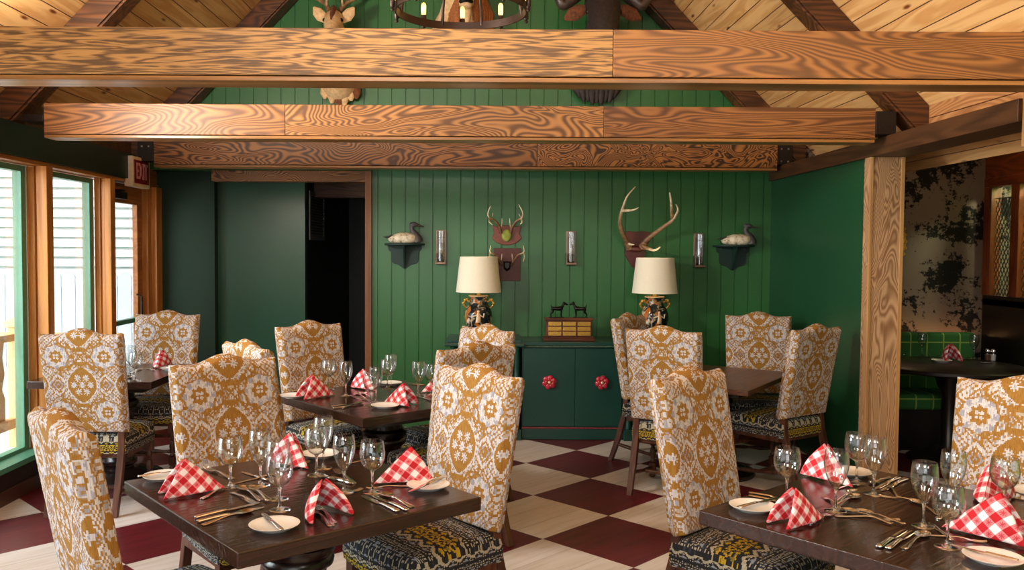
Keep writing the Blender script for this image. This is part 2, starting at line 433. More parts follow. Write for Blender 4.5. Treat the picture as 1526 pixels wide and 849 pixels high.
def plaid_mat():
    m, nt, b = new_mat('green_plaid_upholstery')
    sep = nt.nodes.new('ShaderNodeSeparateXYZ'); L(nt, coords(nt), sep.inputs[0])
    a = math_n(nt, 'LESS_THAN', math_n(nt, 'FRACT', math_n(nt, 'MULTIPLY', sep.outputs[0], 7.0)), 0.08)
    c = math_n(nt, 'LESS_THAN', math_n(nt, 'FRACT', math_n(nt, 'MULTIPLY', sep.outputs[2], 7.0)), 0.08)
    f = math_n(nt, 'MAXIMUM', a, c)
    L(nt, mix_c(nt, f, lin(40, 96, 40), lin(132, 160, 72)), b.inputs['Base Color']); b.inputs['Roughness'].default_value = 0.9
    return m


M['plaid'] = plaid_mat()


# ------------------------------------------------------------------ mesh builder
class MB:
    def __init__(s): s.v = []; s.f = []; s.mx = None; s.uv = None; s.tip = None

    def add(s, vs, fs):
        b = len(s.v)
        for p in vs:
            p = Vector(p)
            s.v.append(tuple(s.mx @ p) if s.mx is not None else tuple(p))
        s.f += [tuple(b + i for i in f) for f in fs]
        return b

    def box(s, a, b):
        x0, y0, z0 = a; x1, y1, z1 = b
        s.add([(x0, y0, z0), (x1, y0, z0), (x1, y1, z0), (x0, y1, z0), (x0, y0, z1), (x1, y0, z1), (x1, y1, z1), (x0, y1, z1)],
              [(0, 3, 2, 1), (4, 5, 6, 7), (0, 1, 5, 4), (1, 2, 6, 5), (2, 3, 7, 6), (3, 0, 4, 7)])
        return s

    def hexa(s, lo, hi):
        """lo, hi: four points each, counter-clockwise seen from the hi side."""
        s.add(list(lo) + list(hi), [(0, 3, 2, 1), (4, 5, 6, 7), (0, 1, 5, 4), (1, 2, 6, 5), (2, 3, 7, 6), (3, 0, 4, 7)])
        return s

    def lathe(s, prof, n=24, o=(0, 0, 0), cap=True):
        ox, oy, oz = o
        vs = []; fs = []
        for r, z in prof:
            for i in range(n):
                a = 2 * PI * i / n
                vs.append((ox + r * math.cos(a), oy + r * math.sin(a), oz + z))
        for k in range(len(prof) - 1):
            for i in range(n):
                j = (i + 1) % n
                fs.append((k * n + i, k * n + j, (k + 1) * n + j, (k + 1) * n + i))
        if cap:
            fs.append(tuple(range(n - 1, -1, -1))); t = (len(prof) - 1) * n
            fs.append(tuple(t + i for i in range(n)))
        s.add(vs, fs)
        return s

    def rings(s, rings, closed_caps=True):
        n = len(rings[0]); vs = [p for r in rings for p in r]; fs = []
        for k in range(len(rings) - 1):
            for i in range(n):
                j = (i + 1) % n
                fs.append((k * n + i, k * n + j, (k + 1) * n + j, (k + 1) * n + i))
        if closed_caps:
            fs.append(tuple(range(n - 1, -1, -1))); t = (len(rings) - 1) * n
            fs.append(tuple(t + i for i in range(n)))
        s.add(vs, fs)
        return s

    def tube(s, pts, rad, n=10, flat=1.0, up=(0, 0, 1), tips=None):
        pts = [Vector(p) for p in pts]
        if not hasattr(rad, '__len__'): rad = [rad] * len(pts)
        up = Vector(up); rs = []; prev = None
        for k, p in enumerate(pts):
            t = (pts[min(k + 1, len(pts) - 1)] - pts[max(k - 1, 0)]).normalized()
            a = up.cross(t) if prev is None else prev - t * prev.dot(t)
            if a.length < 1e-4: a = Vector((1, 0, 0)).cross(t)
            a.normalize(); prev = a
            b = t.cross(a)
            rs.append([p + (a * math.cos(2 * PI * i / n) + b * math.sin(2 * PI * i / n) * flat) * rad[k] for i in range(n)])
        if tips is not None:
            if s.tip is None: s.tip = [0.0] * len(s.v)
            for t in tips: s.tip += [t] * n
        s.rings(rs)
        return s

    def sphere(s, c, r, n=14, m=8, sc=(1, 1, 1)):
        rs = []
        for k in range(m + 1):
            th = PI * k / m; rr = max(1e-4, math.sin(th))
            rs.append([(c[0] + r * sc[0] * rr * math.cos(-2 * PI * i / n), c[1] + r * sc[1] * rr * math.sin(-2 * PI * i / n), c[2] + r * sc[2] * math.cos(th)) for i in range(n)])
        s.rings(rs)
        return s

    def prism(s, poly, y0, y1, plane='XZ'):
        n = len(poly)
        mk = {'XZ': lambda p, d: (p[0], d, p[1]), 'XY': lambda p, d: (p[0], p[1], d), 'YZ': lambda p, d: (d, p[0], p[1])}[plane]
        vs = [mk(p, y0) for p in poly] + [mk(p, y1) for p in poly]
        fs = [tuple(range(n)), tuple(range(2 * n - 1, n - 1, -1))] + [(i, n + i, n + (i + 1) % n, (i + 1) % n) for i in range(n)]
        s.add(vs, fs)
        return s

    def build(s, name, mat, parent=None, smooth=False, bevel=0.0, seg=2, sub=0, fix=True):
        me = bpy.data.meshes.new(name)
        me.from_pydata(s.v, [], s.f)
        if fix:
            bm = bmesh.new(); bm.from_mesh(me)
            bmesh.ops.recalc_face_normals(bm, faces=bm.faces)
            bm.to_mesh(me); bm.free()
        me.validate(); me.update()
        if smooth:
            me.polygons.foreach_set('use_smooth', [True] * len(me.polygons))
        me.materials.append(mat if not isinstance(mat, str) else M[mat])
        if s.tip is not None:
            at = me.attributes.new('tip', 'FLOAT', 'POINT'); at.data.foreach_set('value', s.tip)
        if s.uv is not None:
            ul = me.uv_layers.new(name='uv')
            for lp in me.loops: ul.data[lp.index].uv = s.uv[lp.vertex_index]
        o = bpy.data.objects.new(name, me); C.objects.link(o)
        if parent is not None: o.parent = parent
        if bevel:
            md = o.modifiers.new('bevel', 'BEVEL'); md.width = bevel; md.segments = seg; md.limit_method = 'ANGLE'; md.angle_limit = math.radians(40)
            if smooth is False:
                me.polygons.foreach_set('use_smooth', [True] * len(me.polygons)); md.harden_normals = True
        elif smooth == 'auto':
            pass
        if sub:
            md = o.modifiers.new('subsurf', 'SUBSURF'); md.levels = sub; md.render_levels = sub
        if smooth and not sub and not bevel:
            try:
                md = None
                o.data.set_sharp_from_angle(angle=math.radians(50))
            except Exception:
                pass
        return o


def thing(name, label, cat, loc=(0, 0, 0), rotz=0.0, group=None):
    o = bpy.data.objects.new(name, None); C.objects.link(o); o.empty_display_size = 0.1
    o.location = loc; o.rotation_euler = (0, 0, rotz); o['label'] = label; o['category'] = cat
    if group: o['group'] = group
    return o


def tag(o, label, cat, group=None):
    o['label'] = label; o['category'] = cat
    if group: o['group'] = group
    return o


def struct(o):
    o['kind'] = 'structure'
    return o


def dup(root, loc=None, rotz=None, label=None, group=None, cat=None):
    def cp(o, par):
        c = o.copy(); C.objects.link(c)
        if par is not None: c.parent = par
        for ch in kids.get(o.name, []): cp(ch, c)
        return c
    kids = {}
    def walk(o):
        kids[o.name] = list(o.children)
        for ch in o.children: walk(ch)
    walk(root)
    r = cp(root, None)
    if loc is not None: r.location = loc
    if rotz is not None: r.rotation_euler = (0, 0, rotz)
    if label: r['label'] = label
    if group: r['group'] = group
    if cat: r['category'] = cat
    return r

# ------------------------------------------------------------------ setting
XL, XR, YB = -3.0, 2.67, 7.95          # window wall face, right wall face, panelled end wall face
NEAR = -2.6
RIDGE = -0.12
SL = 1.04
def roof_z(x): return 2.93 + SL * 2.694 - SL * abs(x - RIDGE)


mb = MB(); mb.box((XL - 0.3, NEAR, -0.1), (XR + 2.6, 11.2, 0.0)); struct(mb.build('floor', 'floor'))

# ceiling: two pine planked slopes
for nm, s in (('ceiling', -1), ('ceiling', 1)):
    mb = MB(); xe = RIDGE + s * 3.35; th = 0.12
    p = [(RIDGE, roof_z(RIDGE)), (xe, roof_z(xe))]
    vs = []; uvs = []
    ln = math.hypot(p[1][0] - p[0][0], p[1][1] - p[0][1])
    for dz in (0, th):
        for (x, z), w in zip(p, (0, ln)):
            for y in (NEAR, YB):
                vs.append((x, y, z + dz)); uvs.append((y, w + (30 if s > 0 else 0)))
    mb.add(vs, [(0, 1, 3, 2), (4, 6, 7, 5), (0, 4, 5, 1), (2, 3, 7, 6), (0, 2, 6, 4), (1, 5, 7, 3)])
    mb.uv = uvs
    struct(mb.build(nm, 'planks'))

# panelled end wall: V-grooved boards, one relief surface, with the gable above
def board_wall(name, x0, x1, z0, ztop, Y, pitch=0.126, mat='green', x_first=None):
    mb = MB(); xs = []
    g = 0.006
    x = (x_first if x_first is not None else x0)
    cuts = []
    while x < x1 - 0.002:
        if x > x0 + 0.002: cuts.append(x)
        x += pitch
    prof = [(x0, 0)]
    for c in cuts: prof += [(c - g, 0), (c - g * 0.5, 0.007), (c + g * 0.5, 0.007), (c + g, 0)]
    prof.append((x1, 0))
    vs = []; fs = []
    for (x, d) in prof:
        zt = ztop(x) if callable(ztop) else ztop
        vs += [(x, Y + d, z0), (x, Y + d, zt)]
    n = len(prof)
    for i in range(n - 1): fs.append((2 * i, 2 * i + 2, 2 * i + 3, 2 * i + 1))
    vs2 = []
    for (x, d) in prof:
        zt = ztop(x) if callable(ztop) else ztop
        vs2 += [(x, Y + 0.12, z0), (x, Y + 0.12, zt)]
    b = 2 * n
    for i in range(n - 1): fs.append((b + 2 * i, b + 2 * i + 1, b + 2 * i + 3, b + 2 * i + 2))
    fs.append((0, 1, b + 1, b)); e = 2 * (n - 1); fs.append((e, b + e, b + e + 1, e + 1))
    for i in range(n - 1):
        fs.append((2 * i, b + 2 * i, b + 2 * i + 2, 2 * i + 2)); fs.append((2 * i + 1, 2 * i + 3, b + 2 * i + 3, b + 2 * i + 1))
    mb.add(vs + vs2, fs)
    return struct(mb.build(name, mat))


XF = at_y(563.4, 300, YB).x
board_wall('wall_back', -0.985, XR, 0, 2.36, YB, x_first=XF)
board_wall('wall_gable', -3.3, 3.3, 2.36, lambda x: roof_z(x) + 0.02, YB, x_first=XF - 0.126 * 18)
# end wall beside the windows, the deeper panel and the dark corridor
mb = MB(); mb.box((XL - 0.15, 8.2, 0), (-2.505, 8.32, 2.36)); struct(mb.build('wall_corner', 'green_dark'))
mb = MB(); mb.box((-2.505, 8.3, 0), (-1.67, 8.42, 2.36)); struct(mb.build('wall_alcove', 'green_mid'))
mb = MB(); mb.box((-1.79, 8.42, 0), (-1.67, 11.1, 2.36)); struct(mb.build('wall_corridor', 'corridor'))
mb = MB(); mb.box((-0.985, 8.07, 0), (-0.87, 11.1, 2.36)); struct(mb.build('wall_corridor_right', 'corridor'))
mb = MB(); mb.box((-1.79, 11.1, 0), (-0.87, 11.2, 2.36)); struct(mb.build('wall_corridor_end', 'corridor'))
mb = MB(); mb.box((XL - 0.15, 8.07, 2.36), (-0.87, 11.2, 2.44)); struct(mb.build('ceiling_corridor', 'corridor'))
mb = MB(); mb.box((-1.67, 8.75, 2.16), (-0.985, 8.9, 2.36)); struct(mb.build('trim_corridor', 'rafter'))
mb = MB(); mb.box((-2.45, 7.93, 2.255), (-1.045, 8.06, 2.355)); struct(mb.build('trim_opening', 'beam3', bevel=0.004))
mb = MB(); mb.box((-1.045, 7.915, 0), (-0.985, 8.07, 2.355)); struct(mb.build('trim_post', 'doorpost', bevel=0.004))

# right wall with its opening, square post, dark wall beam and the fir boards above
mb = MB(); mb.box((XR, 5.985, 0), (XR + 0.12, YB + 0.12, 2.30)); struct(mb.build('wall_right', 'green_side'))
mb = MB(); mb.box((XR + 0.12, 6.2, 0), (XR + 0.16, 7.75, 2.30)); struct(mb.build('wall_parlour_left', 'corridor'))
mb = MB(); mb.box((XR - 0.03, 4.28, 2.285), (XR + 0.22, YB, 2.40)); struct(mb.build('trim_wall_beam', 'wallbeam', bevel=0.004))
mb = MB(); mb.box((XR + 0.23, NEAR, 2.40), (XR + 0.27, 5.78, 2.506)).box((XR + 0.23, NEAR, 2.51), (XR + 0.27, 5.78, 2.60)); struct(mb.build('trim_upper_boards', 'plyboard', bevel=0.003))
mb = MB(); mb.box((XR - 0.01, 4.10, 2.16), (XR + 0.24, 4.28, 2.47)); struct(mb.build('trim_block', 'posttrim', bevel=0.004))
mb = MB(); mb.box((XR - 0.03, NEAR, 2.285), (XR + 0.22, 4.1, 2.40)); struct(mb.build('trim_wall_beam_near', 'wallbeam', bevel=0.004))
# post
x0, x1, y0 = XR - 0.025, XR + 0.208, 5.88
mb = MB(); mb.box((x0 + 0.002, y0 + 0.008, 0), (x1 - 0.012, y0 + 0.104, 2.285)).box((XR + 0.005, y0 + 0.104, 0), (x1 - 0.012, y0 + 0.2, 2.285)) if False else mb.box((x0 + 0.002, y0 + 0.008, 0), (x1 - 0.012, y0 + 0.104, 2.285)); pst = struct(mb.build('trim_square_post', 'post'))
mb = MB(); mb.box((x0 - 0.001, y0, 0), (x0 + 0.02, y0 + 0.02, 2.285)); mb.box((x1 - 0.026, y0, 0), (x1, y0 + 0.104, 2.285)); mb.build('edge_strip', 'posttrim', pst, bevel=0.003)

# window wall on the left
GZ0, GZ1 = 0.235, 2.205
mb = MB(); mb.box((XL - 0.16, NEAR, 0), (XL - 0.02, 7.2, 0.2)); struct(mb.build('wall_left', 'lowwall'))
mb = MB(); mb.box((XL - 0.02, NEAR, 0), (XL, 7.16, 0.09)); struct(mb.build('baseboard_left', 'baseb', bevel=0.004))
mb = MB(); mb.box((XL - 0.16, NEAR, 2.235), (XL - 0.005, 7.6, 2.45)); struct(mb.build('wall_left_header', 'header'))
mb = MB(); mb.box((XL - 0.16, 7.6, 2.235), (XL - 0.045, 8.2, 2.45)); struct(mb.build('wall_left_header_end', 'winwood_y'))
mb = MB(); mb.box((XL - 0.16, NEAR, 2.205), (XL - 0.03, 8.2, 2.235)); struct(mb.build('trim_window_head', 'winwood_y', bevel=0.004))
mb = MB(); mb.box((XL - 0.20, NEAR, 2.45), (XL - 0.10, YB, 2.75)); struct(mb.build('wall_left_upper', 'rafter'))
mull = [-2.30, -1.26, -0.22, 0.82, 1.86, 2.90, 3.94, 4.98, 6.02, 7.06]
for k, y in enumerate(mull):
    mb = MB(); mb.box((XL - 0.075, y, 0.2), (XL - 0.0, y + 0.09, 2.205)); mb.box((XL - 0.135, y - 0.004, 0.2), (XL - 0.085, y + 0.08, 2.205)); mb.box((XL - 0.09, y + 0.012, 0.2), (XL - 0.07, y + 0.08, 2.205))
    struct(mb.build('trim_mullion', 'winwood', bevel=0.004))
    if k < len(mull) - 1:
        ya, yb = y + 0.09, mull[k + 1]
        t = struct(MB().box((XL - 0.20, yb - 0.075, 0.2), (XL - 0.14, yb - 0.0, 2.2)).box((XL - 0.20, ya - 0.09, 0.2), (XL - 0.14, ya - 0.02, 2.2)).box((XL - 0.20, ya - 0.02, 2.16), (XL - 0.14, yb - 0.075, 2.2)).box((XL - 0.20, ya - 0.02, 0.2), (XL - 0.14, yb - 0.075, 0.26)).build('window_%d' % (k + 1), 'extgreen'))
        gl = MB().box((XL - 0.150, ya - 0.02, 0.25), (XL - 0.146, yb - 0.07, 2.17)).build('pane', 'glass', t)
        MB().box((XL - 0.14, ya, 0.2), (XL - 0.01, yb, 0.235)).build('sill', 'extgreen', t)
        if k in (7, 8):
            MB().box((XL - 0.142, yb - 0.012, 0.24), (XL - 0.138, yb - 0.0, 2.2)).build('glazing_strip', 'plate', t)
# glazed door and jambs at the far end of the window wall
mb = MB(); mb.box((XL - 0.13, 7.98, 0), (XL - 0.05, 8.06, 2.205)); mb.box((XL - 0.11, 8.06, 0), (XL, 8.2, 2.205)); struct(mb.build('trim_door_jamb', 'winwood', bevel=0.005))
d = MB().box((XL - 0.15, 7.16, 2.03), (XL - 0.105, 7.98, 2.2)).box((XL - 0.15, 7.87, 0.02), (XL - 0.105, 7.98, 2.03)).box((XL - 0.15, 7.16, 0.02), (XL - 0.105, 7.27, 2.03)).box((XL - 0.15, 7.27, 0.02), (XL - 0.105, 7.87, 0.28)).build('door_1', 'winwood_y', bevel=0.003)
struct(d)
MB().box((XL - 0.13, 7.27, 0.28), (XL - 0.126, 7.87, 2.03)).build('pane', 'glass', d)
MB().box((XL - 0.105, 7.3, 2.06), (XL - 0.06, 7.55, 2.12)).box((XL - 0.1, 7.38, 2.12), (XL - 0.03, 7.42, 2.14)).build('door_closer', 'black', d, bevel=0.004)
MB().tube([(XL - 0.105, 7.84, 0.9), (XL - 0.06, 7.84, 0.92), (XL - 0.06, 7.84, 1.2), (XL - 0.105, 7.84, 1.22)], 0.01).build('pull_handle', 'steel', d, smooth=True)
MB().box((XL - 0.105, 7.25, 0.98), (XL - 0.05, 7.9, 1.02)).build('push_bar', 'extgreen', d, bevel=0.005)

# walls out of the frame that close the room
mb = MB(); mb.box((XL - 0.2, NEAR - 0.1, 0), (XR + 2.6, NEAR, 0.5)).box((XL - 0.2, NEAR - 0.1, 2.4), (XR + 2.6, NEAR, 5.8)).box((0.6, NEAR - 0.1, 0.5), (XR + 2.6, NEAR, 2.4)).box((XL - 0.2, NEAR - 0.1, 0.5), (XL + 0.1, NEAR, 2.4)).box((-1.2, NEAR - 0.1, 0.5), (-1.1, NEAR, 2.4)); struct(mb.build('wall_near', 'green'))
# parlour beyond the opening
PXR, PYB = 4.5, 7.75
mb = MB(); mb.box((XR + 0.16, PYB, 0), (PXR + 0.9, PYB + 0.1, 2.9)); struct(mb.build('wall_parlour_back', 'wallpaper'))
mb = MB(); mb.box((XR + 0.46, NEAR, 2.75), (PXR + 0.9, PYB, 2.85)); struct(mb.build('ceiling_parlour', 'corridor'))
mb = MB(); mb.box((PXR + 0.8, NEAR, 0), (PXR + 0.9, PYB, 2.75)); struct(mb.build('wall_parlour_right', 'limegreen'))

# exterior
mb = MB(); mb.box((-16, -3, -0.25), (XL - 0.2, 16, -0.02)); struct(mb.build('floor_deck', 'deck'))
hs = thing('neighbour_house', 'white clapboard house wall seen through the windows beyond the fence', 'house', (-8, 13.2, 0))
mb = MB()
for k in range(34):
    z = 0.15 * k
    mb.hexa([(-8, 0, z), (8, 0, z), (8, 0.1, z), (-8, 0.1, z)], [(-8, 0.02, z + 0.15), (8, 0.02, z + 0.15), (8, 0.1, z + 0.15), (-8, 0.1, z + 0.15)])
mb.build('clapboard_wall', 'siding', hs)
mb = MB()
for k in range(1, 34):
    mb.box((-8, -0.004, 0.15 * k - 0.007), (8, 0.012, 0.15 * k + 0.002))
mb.build('painted_lap_shadow', 'extgreen', hs)  # green strips drawn in place of the shadow under each lap
fc = thing('picket_fence', 'pale blue round-topped picket fence outside the windows', 'fence', (-9.0, 12.0, 0))
rail = MB().box((-4.5, 0.03, 0.35), (6.0, 0.08, 0.45)).box((-4.5, 0.03, 1.0), (6.0, 0.08, 1.1)).build('fence_rail', 'picket', fc)
pk = None
for k in range(52):
    x = -4.5 + 0.195 * k
    if pk is None:
        hw = 0.09; poly = [(-hw, -0.02), (hw, -0.02), (hw, 1.24)] + [(hw * math.cos(a), 1.24 + 0.06 * math.sin(a)) for a in [PI * j / 8 for j in range(1, 8)]] + [(-hw, 1.24)]
        pk = MB().prism(poly, 0, 0.025).build('picket', 'picket', fc); pk.location = (x, 0, 0)
    else:
        q = pk.copy(); C.objects.link(q); q.parent = fc; q.location = (x, 0, 0)
rl = thing('deck_railing', 'pale cedar deck railing with square capped post outside left window', 'railing', (-3.83, 7.2, 0))
MB().box((-0.07, -0.07, -0.02), (0.07, 0.07, 0.98)).box((-0.09, -0.09, 0.98), (0.09, 0.09, 1.02)).hexa([(-0.09, -0.09, 1.02), (0.09, -0.09, 1.02), (0.09, 0.09, 1.02), (-0.09, 0.09, 1.02)], [(-0.02, -0.02, 1.08), (0.02, -0.02, 1.08), (0.02, 0.02, 1.08), (-0.02, 0.02, 1.08)]).build('post', 'railwood', rl, bevel=0.006)
MB().box((-0.06, -6.0, 0.88), (0.06, -0.07, 0.94)).build('top_rail', 'railwood', rl, bevel=0.006)
MB().box((-0.04, -6.0, 0.16), (0.04, -0.07, 0.24)).build('bottom_rail', 'railwood', rl, bevel=0.006)
bl = None
for k in range(16):
    y = -0.35 - 0.3 * k
    if bl is None:
        bl = MB().prism([(-0.09, 0.24), (0.09, 0.24), (0.09, 0.42), (0.05, 0.5), (0.09, 0.62), (0.06, 0.76), (0.09, 0.88), (-0.09, 0.88), (-0.06, 0.76), (-0.09, 0.62), (-0.05, 0.5), (-0.09, 0.42)], -0.012, 0.012, 'YZ').build('baluster', 'railwood', rl); bl.location = (0, y, 0)
    else:
        q = bl.copy(); C.objects.link(q); q.parent = rl; q.location = (0, y, 0)
r2 = thing('stair_rail', 'pale cedar stair rail behind the glazed door', 'railing', (-3.9, 7.9, 0))
MB().box((-0.6, -0.05, 0.80), (0.62, 0.05, 0.86)).build('top_rail', 'railwood', r2, bevel=0.005)
MB().box((-0.05, -0.045, -0.02), (0.05, 0.045, 0.8)).box((0.5, -0.045, -0.02), (0.6, 0.045, 0.8)).build('post', 'railwood', r2, bevel=0.005)

# ------------------------------------------------------------------ ceiling beams and rafters
def beam(label, y0, y1, x0, x1, mats, group='squared ceiling beams across the room', split=None):
    r = thing('ceiling_beam', label, 'beam', ((x0 + x1) / 2, (y0 + y1) / 2, 2.35), 0, None)
    cx, cy = (x0 + x1) / 2, (y0 + y1) / 2
    xs = [x0] + (split or []) + [x1]
    for k in range(len(xs) - 1):
        MB().box((xs[k] + 0.0008 - cx, y0 - cy, 0.024), (xs[k + 1] - 0.0008 - cx, y1 - cy, 0.222)).build('face_board', mats[k % len(mats)], r, bevel=0.003)
    MB().box((x0 - cx, y0 - cy + 0.004, 0.0), (x1 - cx, y1 - cy - 0.004, 0.020)).build('soffit_board', 'soffit', r, bevel=0.003)
    return r


beam('front ceiling beam with yellow brushed grain and an orange board at right', 3.69, 3.86, -2.95, 2.66, ['beam1', 'beam1b'], split=[0.56])
beam('middle ceiling beam of swirling brown grain between front and end wall', 5.63, 5.80, -2.82, 2.555, ['beam2b', 'beam2', 'beam2b'], split=[-1.26, 0.80])
beam('rearmost narrow dark-grained beam against the panelled green wall', 7.60, 7.77, -2.85, 2.60, ['beam3', 'beam3b'], split=[0.5])


def bracket(label, x0, x1, y0, y1, z0, z1, bolts):
    b = thing('steel_bracket', label, 'bracket', ((x0 + x1) / 2, y0, z0))
    cx, cy, cz = (x0 + x1) / 2, y0, z0
    MB().box((x0 - cx, 0, 0), (x1 - cx, y1 - y0, z1 - z0)).build('plate', 'steel', b, bevel=0.004)
    for bx, bz in bolts:
        MB().lathe([(0.009, 0), (0.009, 0.004), (0.006, 0.009)], 8).build('bolt', 'bolt', b).matrix_local = Matrix.Translation((bx - cx, 0.001, bz - cz)) @ Matrix.Rotation(PI / 2, 4, 'X')
    return b


bracket('dark bolted steel plate at right end of the rearmost beam', 2.602, 2.74, 7.62, 7.735, 2.402, 2.58, [(2.64, 2.43), (2.70, 2.43), (2.64, 2.54), (2.70, 2.54)])
bracket('dark steel post plate at right end of the middle beam', 2.557, 2.69, 5.63, 5.80, 2.402, 2.552, [])
bracket('dark bolted steel plate at left end of the rearmost beam', -3.0, -2.852, 7.62, 7.735, 2.40, 2.58, [(-2.96, 2.53), (-2.9, 2.53)])
bracket('dark steel plate at left end of the middle beam', -2.96, -2.822, 5.63, 5.80, 2.455, 2.50, [])


def rafter(label, y0, y1, s):
    a = math.atan(SL); nx, nz = math.sin(a), math.cos(a)
    xe = RIDGE + s * 3.02; d = 0.19
    r = thing('rafter', label, 'rafter', (xe, (y0 + y1) / 2, roof_z(xe) - d), 0)
    pl = lambda d0, d1: [(RIDGE - xe, roof_z(RIDGE) - d1 - (roof_z(xe) - d)), (RIDGE - xe, roof_z(RIDGE) - d0 - (roof_z(xe) - d)), (0, d - d0), (0, d - d1)]
    cy = (y0 + y1) / 2
    MB().prism(pl(0.004, 0.225), y0 - cy, y1 - cy).build('rafter_board', 'rafter', r, bevel=0.003)
    MB().prism(pl(0.228, 0.25), y0 - cy + 0.012, y1 - cy - 0.012).build('soffit_board', 'rafter', r, bevel=0.003)


for s, sd in ((-1, 'left'), (1, 'right')):
    rafter('dark rafter on the %s slope nearest to the viewer' % sd, 3.69, 3.86, s)
    rafter('dark rafter on the %s slope above the middle beam' % sd, 5.63, 5.80, s)
    rafter('dark rafter along the %s edge of the green gable wall' % sd, 7.74, 7.94, s)

# exit sign over the door
es = thing('exit_sign', 'red and cream illuminated sign reading EXIT above the glazed door', 'sign', (XL, 7.62, 2.0))
s0, s1 = 7.43, 7.81
MB().box((-0.04, s0 - 7.62, 0.17), (0.035, s1 - 7.62, 0.43)).build('case', 'signcase', es, bevel=0.006)
MB().box((0.035, s0 - 7.62 + 0.03, 0.2), (0.039, s1 - 7.62 - 0.03, 0.4)).build('face', 'redsign', es)
MB().tube([(0.0, 0.15, 0.43), (0.02, 0.15, 0.437), (0.0, 0.16, 0.44)], 0.006, 6).build('cable', 'cord', es, smooth=True)


def text_mesh(name, s, size, mat, parent, mx):
    cu = bpy.data.curves.new(name, 'FONT'); cu.body = s; cu.size = size; cu.extrude = 0.002; cu.align_x = 'CENTER'; cu.align_y = 'CENTER'; cu.offset = size * 0.012
    o = bpy.data.objects.new(name, cu); C.objects.link(o)
    dg = bpy.context.evaluated_depsgraph_get(); me = bpy.data.meshes.new_from_object(o.evaluated_get(dg))
    bpy.data.objects.remove(o)
    me.materials.clear(); me.materials.append(M[mat])
    o2 = bpy.data.objects.new(name, me); C.objects.link(o2); o2.parent = parent; o2.matrix_local = mx
    return o2


t = text_mesh('lettering', 'EXIT', 0.2, 'signtext', es, Matrix.Translation((0.041, 0, 0.3)) @ Matrix.Rotation(PI / 2, 4, 'Z') @ Matrix.Rotation(PI / 2, 4, 'X') @ Matrix.Diagonal((0.62, 0.98, 1, 1)))

# return-air grille on the corridor wall
vg = thing('vent_grille', 'grey louvred return air grille in the dark corridor', 'vent', (-1.67, 8.9, 1.97))
MB().box((0, -0.4, -0.24), (0.012, -0.36, 0.24)).box((0, 0.36, -0.24), (0.012, 0.4, 0.24)).box((0, -0.36, -0.24), (0.012, 0.36, -0.2)).box((0, -0.36, 0.2), (0.012, 0.36, 0.24)).build('frame', 'ventgrey', vg, bevel=0.002)
mb = MB()
for k in range(14):
    z = -0.19 + 0.028 * k
    mb.hexa([(0, -0.36, z), (0.01, -0.36, z - 0.006), (0.01, 0.36, z - 0.006), (0, 0.36, z)], [(0, -0.36, z + 0.012), (0.01, -0.36, z + 0.006), (0.01, 0.36, z + 0.006), (0, 0.36, z + 0.012)])
mb.build('louvre', 'ventgrey', vg)

# ------------------------------------------------------------------ dining chair
OCH, WHT, LAV, TAN, CRM = (0.335, 0.165, 0.03), (0.57, 0.55, 0.56), (0.34, 0.335, 0.39), (0.36, 0.22, 0.10), (0.46, 0.39, 0.31)
BW, BH, BT, HUMP = 0.50, 0.60, 0.09, 0.038     # back width, height to the shoulder, thickness, camel hump


def hsh(a, b):
    v = math.sin(a * 12.9898 + b * 78.233) * 43758.5453
    return v - math.floor(v)


